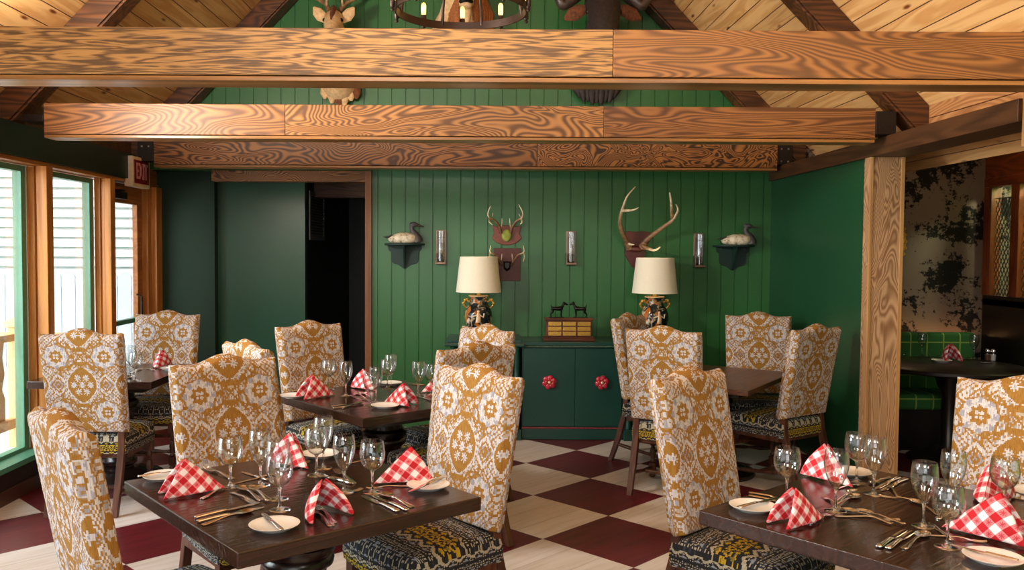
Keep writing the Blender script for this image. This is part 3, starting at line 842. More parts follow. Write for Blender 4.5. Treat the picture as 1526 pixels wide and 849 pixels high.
def damask(xc, yc, sd=0.0):
    """xc: centimetres from the centre line, yc: centimetres below the shoulder."""
    xs = xc; x = abs(xc)
    yy = (yc - 30 + 17.5) % 35 - 17.5
    ay = abs(yy)
    h = hsh(math.floor(xs / 0.5), math.floor(yc / 1.2) + sd); h2 = hsh(math.floor(xs / 0.5) + 7, math.floor(yc / 3.5) + sd)
    def flower(cx, cy, r):
        dx, dy = x - cx, yy - cy
        d = math.hypot(dx, dy)
        if d > r * 1.3: return None
        th = math.atan2(dx, dy)
        lim = r * (0.78 + 0.3 * math.cos(8 * th))
        if d < r * 0.22: return LAV
        return WHT if d < lim else None
    # central ogee medallion with seven white flowers
    if ay < 11.5:
        w = 9.0 * max(0.0, math.cos(PI * yy / 23)) ** 0.8
        if x < w:
            for (cx, cy) in ((0, 0), (5.2, 0.1), (2.5, -4.3), (2.5, 4.3)):
                c = flower(cx, cy, 2.15)
                if c: return c
            return OCH
        if x < w + 0.8: return WHT
        if x < w + 1.6: return OCH if (math.floor(yy / 1.2)) % 2 == 0 else WHT
        if x < w + 2.2: return CRM if h > 0.4 else WHT
    # half medallion on the side edges
    q = 25 - x
    if ay < 7:
        wq = 4.0 * max(0.0, math.cos(PI * yy / 14)) ** 0.8
        if q < wq:
            return flower(24.2, 0, 2.2) or OCH
        if q < wq + 0.9: return WHT
    # stepped triangles between the medallions
    tx_ = abs(x - 14.8)
    if ay < 7.0 and tx_ < 5.6:
        v = ay + tx_ * 1.1
        if v < 6.4: return OCH if (math.floor(v / 1.3) % 2 == 1 or h < 0.25) else (WHT if ay > 2 else LAV)
        if v < 7.3: return WHT
    # corner rosettes with pale petals round them
    ry = 17.5 - ay; rx = x - 14.6
    d = math.hypot(rx, ry); th = math.atan2(rx, ry)
    if d < 4.1 * (0.92 + 0.13 * math.cos(8 * th)):
        dd = math.hypot(abs(rx) - 0.95, abs(ry) - 0.95)
        return WHT if dd < 0.75 else OCH
    d2 = math.hypot(rx * 0.95, ry)
    if d2 < 7.0 + 0.5 * math.cos(8 * th):
        if d2 < 5.0: return WHT if h > 0.2 else CRM
        return LAV if math.cos(8 * th) > 0.1 and h > 0.2 else WHT
    if d2 < 8.2 + 0.5 * math.cos(8 * th):
        if (rx < 0) == (ry > 3) or d2 < 7.6: return OCH if h > 0.3 else TAN
    # tulip and knot on the centre line with crossing branches
    if x < 4.6 and 3.2 < ry < 6.2 and x < 1.2 + (6.2 - ry) * 1.1: return OCH
    if ry < 9 and x < 9:
        if abs(x - ry * 0.95) < 0.7: return OCH
        if x < 1.1 and ry < 1.1: return WHT
    # leafy scrolls
    tr = math.sin(x * 0.75 + 1.6 * math.sin(ay * 0.42)) + 0.75 * math.sin(ay * 0.85 - x * 0.35 + 1.0)
    if abs(tr) < 0.34: return OCH
    if (math.floor(x / 1.1) + math.floor(ay / 1.1)) % 2 == 0 and h > 0.35: return OCH if h2 > 0.4 else TAN
    return (WHT, LAV, CRM, WHT, WHT)[int(h2 * 4.99)]


def crest(u):
    """camel-back top, u in -1..1, 0..1 of the hump."""
    a = abs(u)
    if a < 0.55: return 0.5 + 0.5 * math.cos(PI * a / 0.62)
    return max(0.0, 0.5 + 0.5 * math.cos(PI * min(a, 0.62) / 0.62)) + 0.10 * max(0, (a - 0.7) / 0.3) ** 2


def back_mesh():
    nx, nz = 86, 112
    r = 0.035
    vs = []; cols = {}
    def ins(u, w):                      # thickness profile: soft edges
        d = min((1 - abs(u)) * BW / 2, w * BH * 1.0 if False else 9, (1 - w) * (BH) + 0.0, w * BH + 0.012)
        d = max(0.0, min(d, r)); t = d / r
        return 0.45 + 0.55 * math.sqrt(max(0.0, 1 - (1 - t) ** 2))
    grid = {}
    mbv = []
    for side in (0, 1):
        for j in range(nz + 1):
            for i in range(nx + 1):
                u = -1 + 2 * i / nx; w = j / nz
                top = BH + HUMP * crest(u)
                z = w * top
                x = u * BW / 2 * (1.0 - 0.05 * (1 - w))
                # round the upper corners a little
                if w > 0.965 and abs(u) > 0.95: x *= 0.992
                t = ins(u, w)
                y = (-1 if side == 0 else 1) * BT / 2 * t * (1.0 + (0.14 * math.cos(u * PI / 2) if side == 0 else 0.04 * math.cos(u * PI / 2)))
                y += 0.105 * (z / BH)            # rake
                grid[(side, i, j)] = len(mbv); mbv.append((x, y, z + 0.505))
    fs = []; fc = []
    def colour(i, j, sd):
        u = -1 + 2 * (i + 0.5) / nx; w = (j + 0.5) / nz
        z = w * (BH + HUMP * crest(u))
        return damask(u * 25, (BH - z) * 100, sd)
    for side in (0, 1):
        for j in range(nz):
            for i in range(nx):
                a, b, c, d = grid[(side, i, j)], grid[(side, i + 1, j)], grid[(side, i + 1, j + 1)], grid[(side, i, j + 1)]
                fs.append((a, b, c, d) if side == 0 else (d, c, b, a)); fc.append(colour(i, j, side * 31.0))
    edge = [(i, 0) for i in range(nx)] + [(nx, j) for j in range(nz)] + [(nx - i, nz) for i in range(nx)] + [(0, nz - j) for j in range(nz)]
    NS = 8
    cols_ = {}
    def strip(i, j):
        if (i, j) not in cols_:
            a, b = Vector(mbv[grid[(0, i, j)]]), Vector(mbv[grid[(1, i, j)]])
            ids = [grid[(0, i, j)]]
            for q in range(1, NS):
                p = a.lerp(b, q / NS)
                bl = 0.010 * math.sin(PI * q / NS)
                cx_ = Vector((p.x, 0, p.z - 0.505 - BH / 2)); cx_.x *= 1.0
                if i in (0, nx): p.x += bl * (1 if i else -1)
                if j in (0, nz): p.z += bl * (1 if j else -1)
                ids.append(len(mbv)); mbv.append(tuple(p))
            ids.append(grid[(1, i, j)]); cols_[(i, j)] = ids
        return cols_[(i, j)]
    for k in range(len(edge)):
        i0, j0 = edge[k]; i1, j1 = edge[(k + 1) % len(edge)]
        s0, s1 = strip(i0, j0), strip(i1, j1)
        for q in range(NS):
            fs.append((s1[q], s0[q], s0[q + 1], s1[q + 1]))
            if i0 == i1: fc.append(damask(25 - 1.1 * q - 0.5, (BH - (mbv[s0[0]][2] - 0.505)) * 100, 3.0))
            else: fc.append(damask(mbv[s0[0]][0] * 100, -2.0 - 1.1 * q, 3.0))
    return mesh_weave('backrest', mbv, fs, fc, 'damask')


def mesh_weave(name, vs, fs, fc, mat):
    me = bpy.data.meshes.new(name); me.from_pydata(vs, [], fs); me.update()
    me.polygons.foreach_set('use_smooth', [True] * len(fs))
    at = me.color_attributes.new('weave', 'FLOAT_COLOR', 'CORNER')
    cols = np.ones((len(me.loops), 4), dtype=np.float32)
    k = 0
    for f, c in zip(fs, fc):
        cols[k:k + len(f), :3] = c; k += len(f)
    at.data.foreach_set('color', cols.ravel())
    me.materials.append(M[mat])
    o = bpy.data.objects.new(name, me); C.objects.link(o)
    return o


BLK, NAVY, IVO, YEL, OLV, GRY = (0.018, 0.019, 0.022), (0.035, 0.045, 0.065), (0.42, 0.385, 0.29), (0.48, 0.33, 0.02), (0.20, 0.16, 0.03), (0.28, 0.31, 0.36)


def kilim(s, t):
    """s: centimetres across the seat, t: centimetres from front to back (carrying on down the sides)."""
    q = 0.5
    s = math.floor(s / q) * q + q / 2; t = math.floor(t / q) * q + q / 2
    tri = lambda v, p: abs((v / p) % 1.0 - 0.5) * 2
    tt = t + 3.0 * tri(s, 7.0)
    p = tt % 34.0
    cs, ct = int(s / q), int(t / q)
    if p < 1.8: return IVO
    if p < 3.2: return BLK
    if p < 13.0:                                   # yellow honeycomb
        row = math.floor((p - 3.2) / 4.9)
        a = abs(((s + (3.5 if row % 2 else 0)) / 7.0) % 1.0 - 0.5) * 7.0; b = abs(((p - 3.2) % 4.9) - 2.45)
        v = max(b, a * 0.75 + b * 0.5)
        if 1.75 < v < 2.55: return BLK
        if v < 0.8: return BLK
        return YEL if (hsh(cs, ct) > 0.22 and v < 3.2) else OLV
    if p < 14.2: return BLK
    if p < 15.6: return IVO
    if p < 16.4: return BLK
    row = math.floor((p - 16.4) / 5.9)             # dark lozenges with pale dashes
    a = abs(((s + (3.5 if row % 2 else 0)) / 7.0) % 1.0 - 0.5) * 2; b = abs(((p - 16.4) % 5.9) / 5.9 - 0.5) * 2
    v = a + b
    if 0.92 < v < 1.12: return BLK
    if v < 0.35: return GRY
    if v < 0.55: return NAVY
    if v < 0.92: return IVO if (cs % 3 and ct % 2) else BLK
    return IVO if (cs % 2 and (ct + row) % 3) else (NAVY if row % 2 else BLK)


SWF, SWB, SD = 0.53, 0.46, 0.47


def seat_mesh():
    n, m = 96, 88
    vs = []; fs = []; fc = []
    r = 0.045
    def pt(u, v, zt):
        y = -SD / 2 + SD * v
        wd = SWF + (SWB - SWF) * v
        x = u * wd / 2
        # bowed front and rounded corners
        cu = max(0.0, abs(u) - 0.82) / 0.18; cv = max(0.0, (0.14 - v) / 0.14)
        k = cu * cv
        x *= 1 - 0.05 * k; y += 0.03 * k - 0.035 * (1 - u * u) * (1 - v) ** 2
        return x, y
    g = {}
    for j in range(m + 1):
        for i in range(n + 1):
            u = -1 + 2 * i / n; v = j / m
            x, y = pt(u, v, 0)
            d = min((1 - abs(u)) * 0.25, v * SD, (1 - v) * SD); t = min(1, d / r)
            z = 0.482 - r * 0.9 * (1 - math.sqrt(max(0, 1 - (1 - t) ** 2))) + 0.022 * math.cos(u * PI / 2) * math.sin(PI * min(1, max(0, v))) ** 0.6
            g[(i, j)] = len(vs); vs.append((x, y, z))
    for j in range(m):
        for i in range(n):
            fs.append((g[(i, j)], g[(i + 1, j)], g[(i + 1, j + 1)], g[(i, j + 1)]))
            u = -1 + 2 * (i + 0.5) / n
            fc.append(kilim(u * 25 + 40, (j + 0.5) / m * SD * 100 + 20))
    ring = [(i, 0) for i in range(n)] + [(n, j) for j in range(m)] + [(n - i, m) for i in range(n)] + [(0, m - j) for j in range(m)]
    ns = 18; zb = 0.365
    prev = [g[e] for e in ring]
    for k in range(1, ns + 1):
        cur = []
        for (e, pi) in zip(ring, [g[e] for e in ring]):
            x, y, z = vs[pi]
            cur.append(len(vs)); vs.append((x * (1 + 0.012 * math.sin(PI * k / ns)), y * (1 + 0.012 * math.sin(PI * k / ns)), z + (zb - z) * k / ns))
        for a in range(len(ring)):
            b = (a + 1) % len(ring)
            fs.append((prev[a], cur[a], cur[b], prev[b])) if False else fs.append((prev[b], prev[a], cur[a], cur[b]))
            x, y, z = vs[pi] if False else vs[cur[a]]
            i, j = ring[a]
            per = a / len(ring) * (2 * (SWF + SD)) * 100
            if i in (0, n) and 0 < j: s_ = j / m * SD * 100
            else: s_ = (-1 + 2 * i / n) * 25
            fc.append(kilim(s_ + 40, 20 - k * 0.75 + (27 - 12 if i in (0, n) else 0) if j < m else 67 + k * 0.75))
        prev = cur
    fs.append(tuple(prev)); fc.append(BLK)
    return mesh_weave('seat', vs, fs, fc, 'kilim')


def make_chair():
    r = thing('dining_chair', 'x', 'chair')
    s = seat_mesh(); s.parent = r
    b = back_mesh(); b.location = (0, 0.205, 0); b.parent = r
    # seat rail under the cushion
    MB().box((-0.235, -0.215, 0.335), (0.235, -0.18, 0.372)).box((-0.215, 0.18, 0.335), (0.215, 0.215, 0.372)).box((-0.24, -0.2, 0.335), (-0.205, 0.2, 0.372)).box((0.205, -0.2, 0.335), (0.24, 0.2, 0.372)).build('seat_frame', 'chairleg', r, bevel=0.004)
    for sx in (-1, 1):
        x = sx * 0.205; h = 0.021
        def sec(y, z, k=1.0): return [(x - h * k, y - h * k, z), (x + h * k, y - h * k, z), (x + h * k, y + h * k, z), (x - h * k, y + h * k, z)]
        MB().rings([sec(0.345, 0, 0.85), sec(0.275, 0.2), sec(0.222, 0.4), sec(0.212, 0.52), sec(0.225, 0.62)]).build('leg', 'chairleg', r, bevel=0.004)
    for sx in (-1, 1):
        x = sx * 0.225; y = -0.19
        mb = MB()
        mb.box((x - 0.024, y - 0.024, 0.29), (x + 0.024, y + 0.024, 0.372))
        mb.lathe([(0.012, 0.0), (0.022, 0.012), (0.024, 0.03), (0.014, 0.045)], 14, (x, y, 0))
        mb.box((x - 0.021, y - 0.021, 0.045), (x + 0.021, y + 0.021, 0.105))
        mb.lathe([(0.013, 0.105), (0.022, 0.118), (0.013, 0.13), (0.016, 0.15), (0.023, 0.185), (0.016, 0.215), (0.012, 0.225), (0.02, 0.235), (0.012, 0.246), (0.021, 0.265), (0.014, 0.29)], 14, (x, y, 0))
        mb.build('leg', 'chairleg', r, smooth=True)
    for sx in (-1, 1):
        mb = MB(); x = sx * 0.214
        mb.tube([(x + sx * 0.008, -0.17, 0.075), (x + sx * 0.006, -0.08, 0.085), (x, 0.05, 0.10), (x, 0.2, 0.125), (x - sx * 0.006, 0.3, 0.14)], [0.012, 0.016, 0.012, 0.015, 0.012], 10)
        mb.build('stretcher', 'chairleg', r, smooth=True)
    MB().tube([(-0.21, 0.02, 0.095), (-0.12, 0.02, 0.095), (-0.08, 0.02, 0.095), (0, 0.02, 0.095), (0.08, 0.02, 0.095), (0.12, 0.02, 0.095), (0.21, 0.02, 0.095)], [0.011, 0.015, 0.01, 0.018, 0.01, 0.015, 0.011], 10).build('stretcher', 'chairleg', r, smooth=True)
    MB().tube([(-0.2, -0.19, 0.26), (-0.1, -0.19, 0.26), (-0.05, -0.19, 0.26), (0, -0.19, 0.26), (0.05, -0.19, 0.26), (0.1, -0.19, 0.26), (0.2, -0.19, 0.26)], [0.01, 0.014, 0.009, 0.017, 0.009, 0.014, 0.01], 10).build('stretcher', 'chairleg', r, smooth=True)
    return r


CH = make_chair()
GC = 'ochre damask dining chairs'
first = [True]


def chair(x, y, facing_deg, label):
    """facing_deg: direction the sitter looks, counter-clockwise from +X."""
    rz = math.radians(facing_deg + 90)
    if first[0]:
        first[0] = False; o = CH
        o.location = (x, y, 0); o.rotation_euler = (0, 0, rz); o['label'] = label
    else:
        o = dup(CH, (x, y, 0), rz, label)
    o['group'] = GC
    return o


A1 = 39.8                               # how the set tables are turned
chair(-1.045, 2.83, A1, 'ochre damask chair cropped by the lower left corner, seen from behind')
chair(-0.985, 3.765, A1 - 90, 'ochre damask chair facing us behind the front left table')
chair(-0.227, 3.53, A1 + 180, 'sunlit ochre damask chair at the right corner of the front left table')
chair(-1.02, 4.87, A1, 'chair at second table, only its crest showing over the chair before it')
chair(-0.96, 5.71, -47, 'ochre damask chair before the dark corridor opening')
chair(-0.195, 4.90, A1 + 87, 'shaded chair seen from behind, between two paler chairs at second table')
chair(-0.18, 5.55, 220, 'chair directly below the left lamp and its jar')
chair(-2.42, 5.55, 91, 'lavender-tinted chair seen from behind at the window table')
chair(-2.47, 6.52, -92, 'chair below the exit door, facing us across the window table')
chair(1.44, 6.70, -35, 'chair seen edge-on at right end of the green cabinet')
chair(1.37, 5.96, 60, 'upright chair seen from behind at bare walnut table, below the right lamp')
chair(2.22, 6.76, 258, 'chair facing us beyond the bare walnut table, against the green wall')
chair(2.14, 6.18, 124, 'chair seen from behind in front of the plain green right wall')
chair(1.11, 3.46, -46, 'large leaning chair at left corner of the front right table')
chair(1.95, 3.24, A1 + 180, 'chair cropped by the right edge beyond the front right table')

# ------------------------------------------------------------------ tables
def table(name, label, cx, cy, ang, lx, ly, h, top='table', th=0.05, base=True, pr=0.11):
    r = thing(name, label, 'table', (cx, cy, 0), math.radians(ang))
    MB().box((-lx / 2, -ly / 2, h - th), (lx / 2, ly / 2, h)).build('tabletop', top, r, bevel=0.005, seg=3)
    MB().box((-lx / 2 + 0.09, -ly / 2 + 0.09, h - th - 0.035), (lx / 2 - 0.09, ly / 2 - 0.09, h - th)).build('sub_frame', 'pedestal', r)
    p = [(0.10, 0.075), (0.10, 0.10), (pr + 0.012, 0.115), (pr + 0.012, 0.135), (pr, 0.145), (pr * 0.92, 0.2), (pr * 0.9, 0.42), (pr * 0.98, 0.47), (pr + 0.02, 0.485), (pr + 0.024, 0.505), (pr + 0.014, 0.52), (pr + 0.026, 0.535), (pr + 0.026, 0.56), (pr, 0.575), (pr * 0.95, 0.64), (pr + 0.01, h - th - 0.06), (pr + 0.02, h - th - 0.035)]
    MB().lathe(p, 32).build('pedestal', 'pedestal', r, smooth=True)
    MB().lathe([(0.30, 0.0), (0.305, 0.012), (0.30, 0.03), (0.24, 0.042), (0.225, 0.055), (0.15, 0.068), (0.13, 0.078), (0.10, 0.08)], 40).build('base', 'pedestal', r, smooth=True)
    return r


T = 0.76
e2 = Vector((math.cos(math.radians(A1)), math.sin(math.radians(A1)), 0)); e1 = Vector((-e2.y, e2.x, 0))
table('dining_table', 'dark oak table laid for four, front left', -0.663, 3.152, A1, 0.922, 1.007, T)
table('dining_table', 'second dark oak laid table, in front of the corridor opening', -0.564, 5.155, A1, 0.922, 0.985, T)
table('dining_table', 'small dark oak table beside the windows', -2.56, 6.12, 0, 0.82, 0.93, T)
table('dining_table', 'dark oak table laid for four, cropped by lower right corner', (0.758 + 1.536 + 1.30 + 2.08) / 4, (2.922 + 3.575 + 2.25 + 2.90) / 4, A1, 1.016, 0.86, T)
table('dining_table', 'bare walnut-brown table with nothing on it', 1.745, 6.377, 55.5, 1.12, 0.85, 0.72, 'table_bare', 0.035)

# ------------------------------------------------------------------ tableware
def wine_glass(kind):
    r = thing('wine_glass', 'x', 'glass')
    if kind == 'round':
        out = [(0.005, 0.080), (0.014, 0.083), (0.028, 0.092), (0.039, 0.107), (0.0455, 0.127), (0.0465, 0.142), (0.0440, 0.163), (0.0405, 0.187)]
    else:
        out = [(0.005, 0.078), (0.012, 0.082), (0.023, 0.097), (0.032, 0.118), (0.039, 0.142), (0.0415, 0.163), (0.0395, 0.187), (0.0365, 0.208)]
    zt = out[-1][1]
    inn = [(max(0.0004, a - 0.0016), b + (0.003 if k < 2 else 0)) for k, (a, b) in enumerate(out)][::-1]
    MB().lathe(out + [(out[-1][0] - 0.0008, zt + 0.0008)] + inn, 32).build('bowl', 'glass', r, smooth=True)
    zb = out[0][1]
    MB().lathe([(0.011, 0.0065), (0.0065, 0.012), (0.0042, 0.022), (0.0038, zb * 0.6), (0.0045, zb * 0.85), (0.0075, zb - 0.001), (0.010, zb + 0.0015)], 16).build('stem', 'stemglass', r, smooth=True)
    MB().lathe([(0.034, 0.0), (0.0355, 0.0012), (0.034, 0.0024), (0.02, 0.004), (0.011, 0.0065)], 32).build('foot', 'stemglass', r, smooth=True)
    return r


PROTO = {}
def place(kind, make, label, x, y, z, rz=0.0, group=None, scale=None):
    if kind not in PROTO:
        PROTO[kind] = o = make(); o.location = (x, y, z); o.rotation_euler = (0, 0, rz); o['label'] = label
    else:
        o = dup(PROTO[kind], (x, y, z), rz, label)
    if group: o['group'] = group
    if scale: o.scale = (scale,) * 3
    return o


def glass(kind, px, py, label, z=T, sc=1.0):
    p = at_z(px, py, z)
    place('g' + kind, lambda: wine_glass(kind), label, p.x, p.y, z + 0.0003, 0, 'empty stemmed glasses on the set tables', sc)


G1, G2, G5, G3 = 'front left table', 'second table', 'front right table', 'window table'
glass('round', 343.4, 726, 'round glass beside the leftmost napkin of the %s' % G1)
glass('tall', 388, 723, 'tall glass on the %s, second from its left side' % G1)
glass('tall', 414.9, 743.3, 'tall glass standing directly behind the round glass in middle of the %s' % G1)
glass('round', 417, 759.5, 'foremost round glass on the %s, behind the plate nearest us' % G1)
glass('round', 471.8, 708, 'front one of the overlapping glass pair at the far corner of the %s' % G1)
glass('tall', 482, 697, 'rear one of the overlapping glass pair at the far corner of the %s' % G1)
glass('tall', 512.7, 732.7, 'tall glass behind the folded front napkin of the %s' % G1)
glass('round', 554.8, 733.3, 'rightmost round glass on the %s, left of the right napkin' % G1)
glass('round', 490, 580, 'small round glass behind the leftmost napkin of the %s' % G2)
glass('tall', 515.5, 589.5, 'tall glass right of the leftmost napkin of the %s' % G2)
glass('round', 552.9, 603, 'foremost round glass on the %s, at the rim of its plate' % G2)
glass('tall', 560.3, 599.5, 'tall glass just behind the foremost round glass of the %s' % G2)
glass('round', 577.3, 579, 'glass at the far corner of the %s, in front of its twin' % G2)
glass('tall', 582.6, 576, 'farthest glass on the %s, against the green boards' % G2)
glass('tall', 623.4, 589.4, 'tall glass behind the right napkin of the %s' % G2)
glass('round', 643, 588, 'glass at the edge of the shaded chair back on the %s' % G2)
glass('tall', 194.5, 559.5, 'taller glass on the %s, nearer the panes' % G3)
glass('round', 202, 567, 'shorter glass on the %s, overlapping the taller one' % G3)
glass('round', 1172, 745, 'leftmost round glass on the %s, behind the left napkin' % G5)
glass('tall', 1245, 761, 'tall glass overlapping the rear checkered napkin of the %s' % G5)
glass('round', 1276.4, 717.5, 'farthest round glass on the %s, before the square post' % G5)
glass('tall', 1302, 736.4, 'tall glass in front of the square post on the %s' % G5)
glass('tall', 1376, 784, 'tall glass just left of the foremost round one, %s' % G5)
glass('round', 1411.5, 815, 'foremost round glass on the %s, above the plate' % G5)
glass('tall', 1419, 762, 'tall glass before the left edge of the right cropped chair')
glass('round', 1495.5, 764, 'rightmost round glass on the %s, in front of the far napkin' % G5)


def plate_m():
    r = MB().lathe([(0.045, 0.0), (0.05, 0.0), (0.052, 0.003), (0.068, 0.008), (0.078, 0.015), (0.0795, 0.017), (0.078, 0.0175), (0.066, 0.0125), (0.05, 0.008), (0.0, 0.007)], 48).build('side_plate', 'plate', None, smooth=True)
    r['category'] = 'plate'
    return r


def plate(px, py, label, z=T, sc=1.0):
    p = at_z(px, py, z)
    return place('plate', plate_m, label, p.x, p.y, z + 0.0003, 0, 'white bread plates', sc)


plate(245, 713, 'white side plate behind the leftmost napkin of the %s' % G1)
plate(409, 787, 'white side plate nearest us on the %s, knife across it' % G1)
plate(638, 727, 'white side plate at the right corner of the %s' % G1)
plate(477, 680, 'white side plate behind the glass pair of the %s' % G1)
plate(437, 592, 'white side plate half hidden behind the leftmost napkin, %s' % G2)
plate(574, 607, 'white side plate at the near edge of the %s' % G2)
plate(581, 573, 'white side plate behind the glasses at the far corner of the %s' % G2)
plate(256, 551, 'white side plate at right end of the %s' % G3)
plate(1122, 759, 'white side plate at the left corner of the %s' % G5)
plate(1480, 836, 'white side plate nearest us on the %s, below the right napkin' % G5)
plate(1268, 707, 'white side plate behind the rear napkin of the %s' % G5)
plate(1540, 737, 'white side plate cut by the right picture edge on the %s' % G5)


def loft(mb, st, n=12, dishpow=2):
    """st: (y, half width, z, half thickness, dish height at the sides)"""
    rs = []
    for (y, hw, z, ht, ds) in st:
        rs.append([(hw * math.cos(2 * PI * i / n), y, z + ht * math.sin(2 * PI * i / n) + ds * abs(math.cos(2 * PI * i / n)) ** dishpow) for i in range(n)])
    mb.rings(rs)
    return mb


HANDLE = [(0, 0.004, 0.002, 0.0012, 0), (0.003, 0.0095, 0.0022, 0.0016, 0), (0.012, 0.0105, 0.0025, 0.0018, 0), (0.03, 0.0085, 0.0035, 0.0018, 0), (0.06, 0.0055, 0.006, 0.0017, 0)]


def spoon_m():
    mb = loft(MB(), HANDLE + [(0.095, 0.0036, 0.0088, 0.0017, 0), (0.118, 0.0042, 0.0072, 0.0014, 0), (0.125, 0.0095, 0.0045, 0.0009, 0.002), (0.135, 0.0165, 0.0022, 0.0008, 0.005), (0.150, 0.0205, 0.0012, 0.0008, 0.0066), (0.165, 0.0195, 0.0014, 0.0008, 0.006), (0.178, 0.0135, 0.003, 0.0008, 0.004), (0.184, 0.0065, 0.0055, 0.0008, 0.0015), (0.186, 0.001, 0.007, 0.0006, 0)], 16)
    o = mb.build('spoon', 'silver', None, smooth=True); o['category'] = 'spoon'; return o


def fork_m():
    mb = loft(MB(), HANDLE + [(0.095, 0.0036, 0.0092, 0.0017, 0), (0.115, 0.0048, 0.0085, 0.0014, 0), (0.125, 0.0105, 0.0062, 0.001, 0), (0.135, 0.0125, 0.0045, 0.001, 0), (0.147, 0.0122, 0.0034, 0.0009, 0)], 12)
    for k in range(4):
        x = -0.0099 + 0.0066 * k
        loft(mb, [(0.145, 0.0021, 0.0034, 0.0009, 0), (0.165, 0.0019, 0.0032, 0.0009, 0), (0.18, 0.0016, 0.0048, 0.0008, 0), (0.192, 0.0008, 0.0078, 0.0006, 0)], 6)
        for i in range(len(mb.v) - 24, len(mb.v)): mb.v[i] = (mb.v[i][0] + x, mb.v[i][1], mb.v[i][2])
    o = mb.build('fork', 'silver', None, smooth=True); o['category'] = 'fork'; return o


def knife_m():
    o = loft(MB(), [(0, 0.003, 0.0045, 0.002, 0), (0.003, 0.0085, 0.0046, 0.0034, 0), (0.015, 0.0092, 0.005, 0.0038, 0), (0.05, 0.0075, 0.0052, 0.004, 0), (0.085, 0.006, 0.005, 0.004, 0), (0.098, 0.0068, 0.0046, 0.0038, 0), (0.102, 0.0055, 0.0042, 0.003, 0), (0.106, 0.0085, 0.003, 0.0011, 0), (0.14, 0.0098, 0.002, 0.0009, 0), (0.19, 0.0098, 0.0015, 0.0008, 0), (0.208, 0.0075, 0.0014, 0.0007, 0), (0.217, 0.003, 0.0014, 0.0006, 0), (0.219, 0.0006, 0.0014, 0.0005, 0)], 10).build('knife', 'silver', None, smooth=True)
    o['category'] = 'knife'; return o


MK = {'knife': (knife_m, 0.219), 'fork': (fork_m, 0.192), 'spoon': (spoon_m, 0.186)}
zi = [0]
def cut(kind, x0, y0, x1, y1, label, z=T, lift=0.0):
    """handle end and tip, where they lie on the table top"""
    p, q = at_z(x0, y0, z), at_z(x1, y1, z)
    d = q - p; mk, ln = MK[kind]
    s = min(1.12, max(0.84, d.length / ln))
    m = (p + q) / 2; d.normalize(); p = m - d * (ln * s / 2)
    return place(kind, mk, label, p.x, p.y, z + 0.0004 + lift, math.atan2(d.y, d.x) - PI / 2, 'silver cutlery', s)


# front left table
cut('knife', 289, 773, 388, 749, 'upper knife of the trio by left edge, %s' % G1)
cut('knife', 290, 779.5, 397, 755, 'lower knife of the trio by left edge, %s' % G1)
cut('spoon', 301, 783, 378, 761, 'spoon of the trio by left edge, %s' % G1)
cut('spoon', 393, 749, 354, 724, 'left spoon of the two in front of the tall glass, %s' % G1, lift=0.001)
cut('spoon', 402, 748, 372, 727, 'right spoon of the two in front of the tall glass, %s' % G1, lift=0.004)
cut('fork', 345, 734, 382, 752, 'fork lying beside the two spoons left of centre, %s' % G1)
cut('fork', 300, 744, 348, 722, 'fork poking from under the leftmost napkin, %s' % G1)
cut('fork', 352, 716, 303, 697, 'fork behind the leftmost napkin, %s' % G1)
cut('knife', 405, 708, 357, 719, 'knife behind the tall glass near the far left chair, %s' % G1)
cut('knife', 398, 716, 360, 703, 'thin knife crossing behind the first two glasses, %s' % G1)
cut('spoon', 408, 709, 446, 694, 'spoon at foot of the rear napkin, %s' % G1)
cut('fork', 424, 702, 461, 688, 'fork under the rear napkin, %s' % G1)
cut('fork', 496, 786, 462, 757, 'outer fork handle showing under the front napkin, %s' % G1)
cut('fork', 500, 782, 470, 752, 'inner fork handle showing under the front napkin, %s' % G1)
cut('fork', 488, 742, 537, 730, 'fork in front of the tall centre glass, tines to the right, %s' % G1)
cut('fork', 532, 724, 497, 699, 'fork behind the tall centre glass, tines to the back, %s' % G1)
cut('knife', 524, 722, 478, 709, 'knife behind the tall centre glass, %s' % G1, lift=0.002)
cut('spoon', 514, 715, 484, 712, 'spoon beneath the crossed pieces at table centre, %s' % G1)
cut('spoon', 617, 757, 566, 735, 'spoon with its bowl toward the right round glass, %s' % G1)
cut('knife', 608, 762, 552, 737, 'inner knife beside the right spoon, %s' % G1)
cut('knife', 597, 765, 536, 737, 'outer knife beside the right spoon, %s' % G1)
cut('fork', 600, 725, 556, 728, 'fork peeping from under the right napkin, %s' % G1)
cut('spoon', 526, 690, 557, 686, 'spoon lying near the far edge behind the glasses, %s' % G1)
# plate knives
zp = 0.016
cut('knife', 208, 717, 274, 706, 'butter knife across the far left plate, %s' % G1, lift=zp)
cut('knife', 420, 799, 391, 772, 'butter knife across the plate nearest us, %s' % G1, lift=zp)
cut('knife', 664, 717, 609, 740, 'butter knife across the right corner plate, %s' % G1, lift=zp)
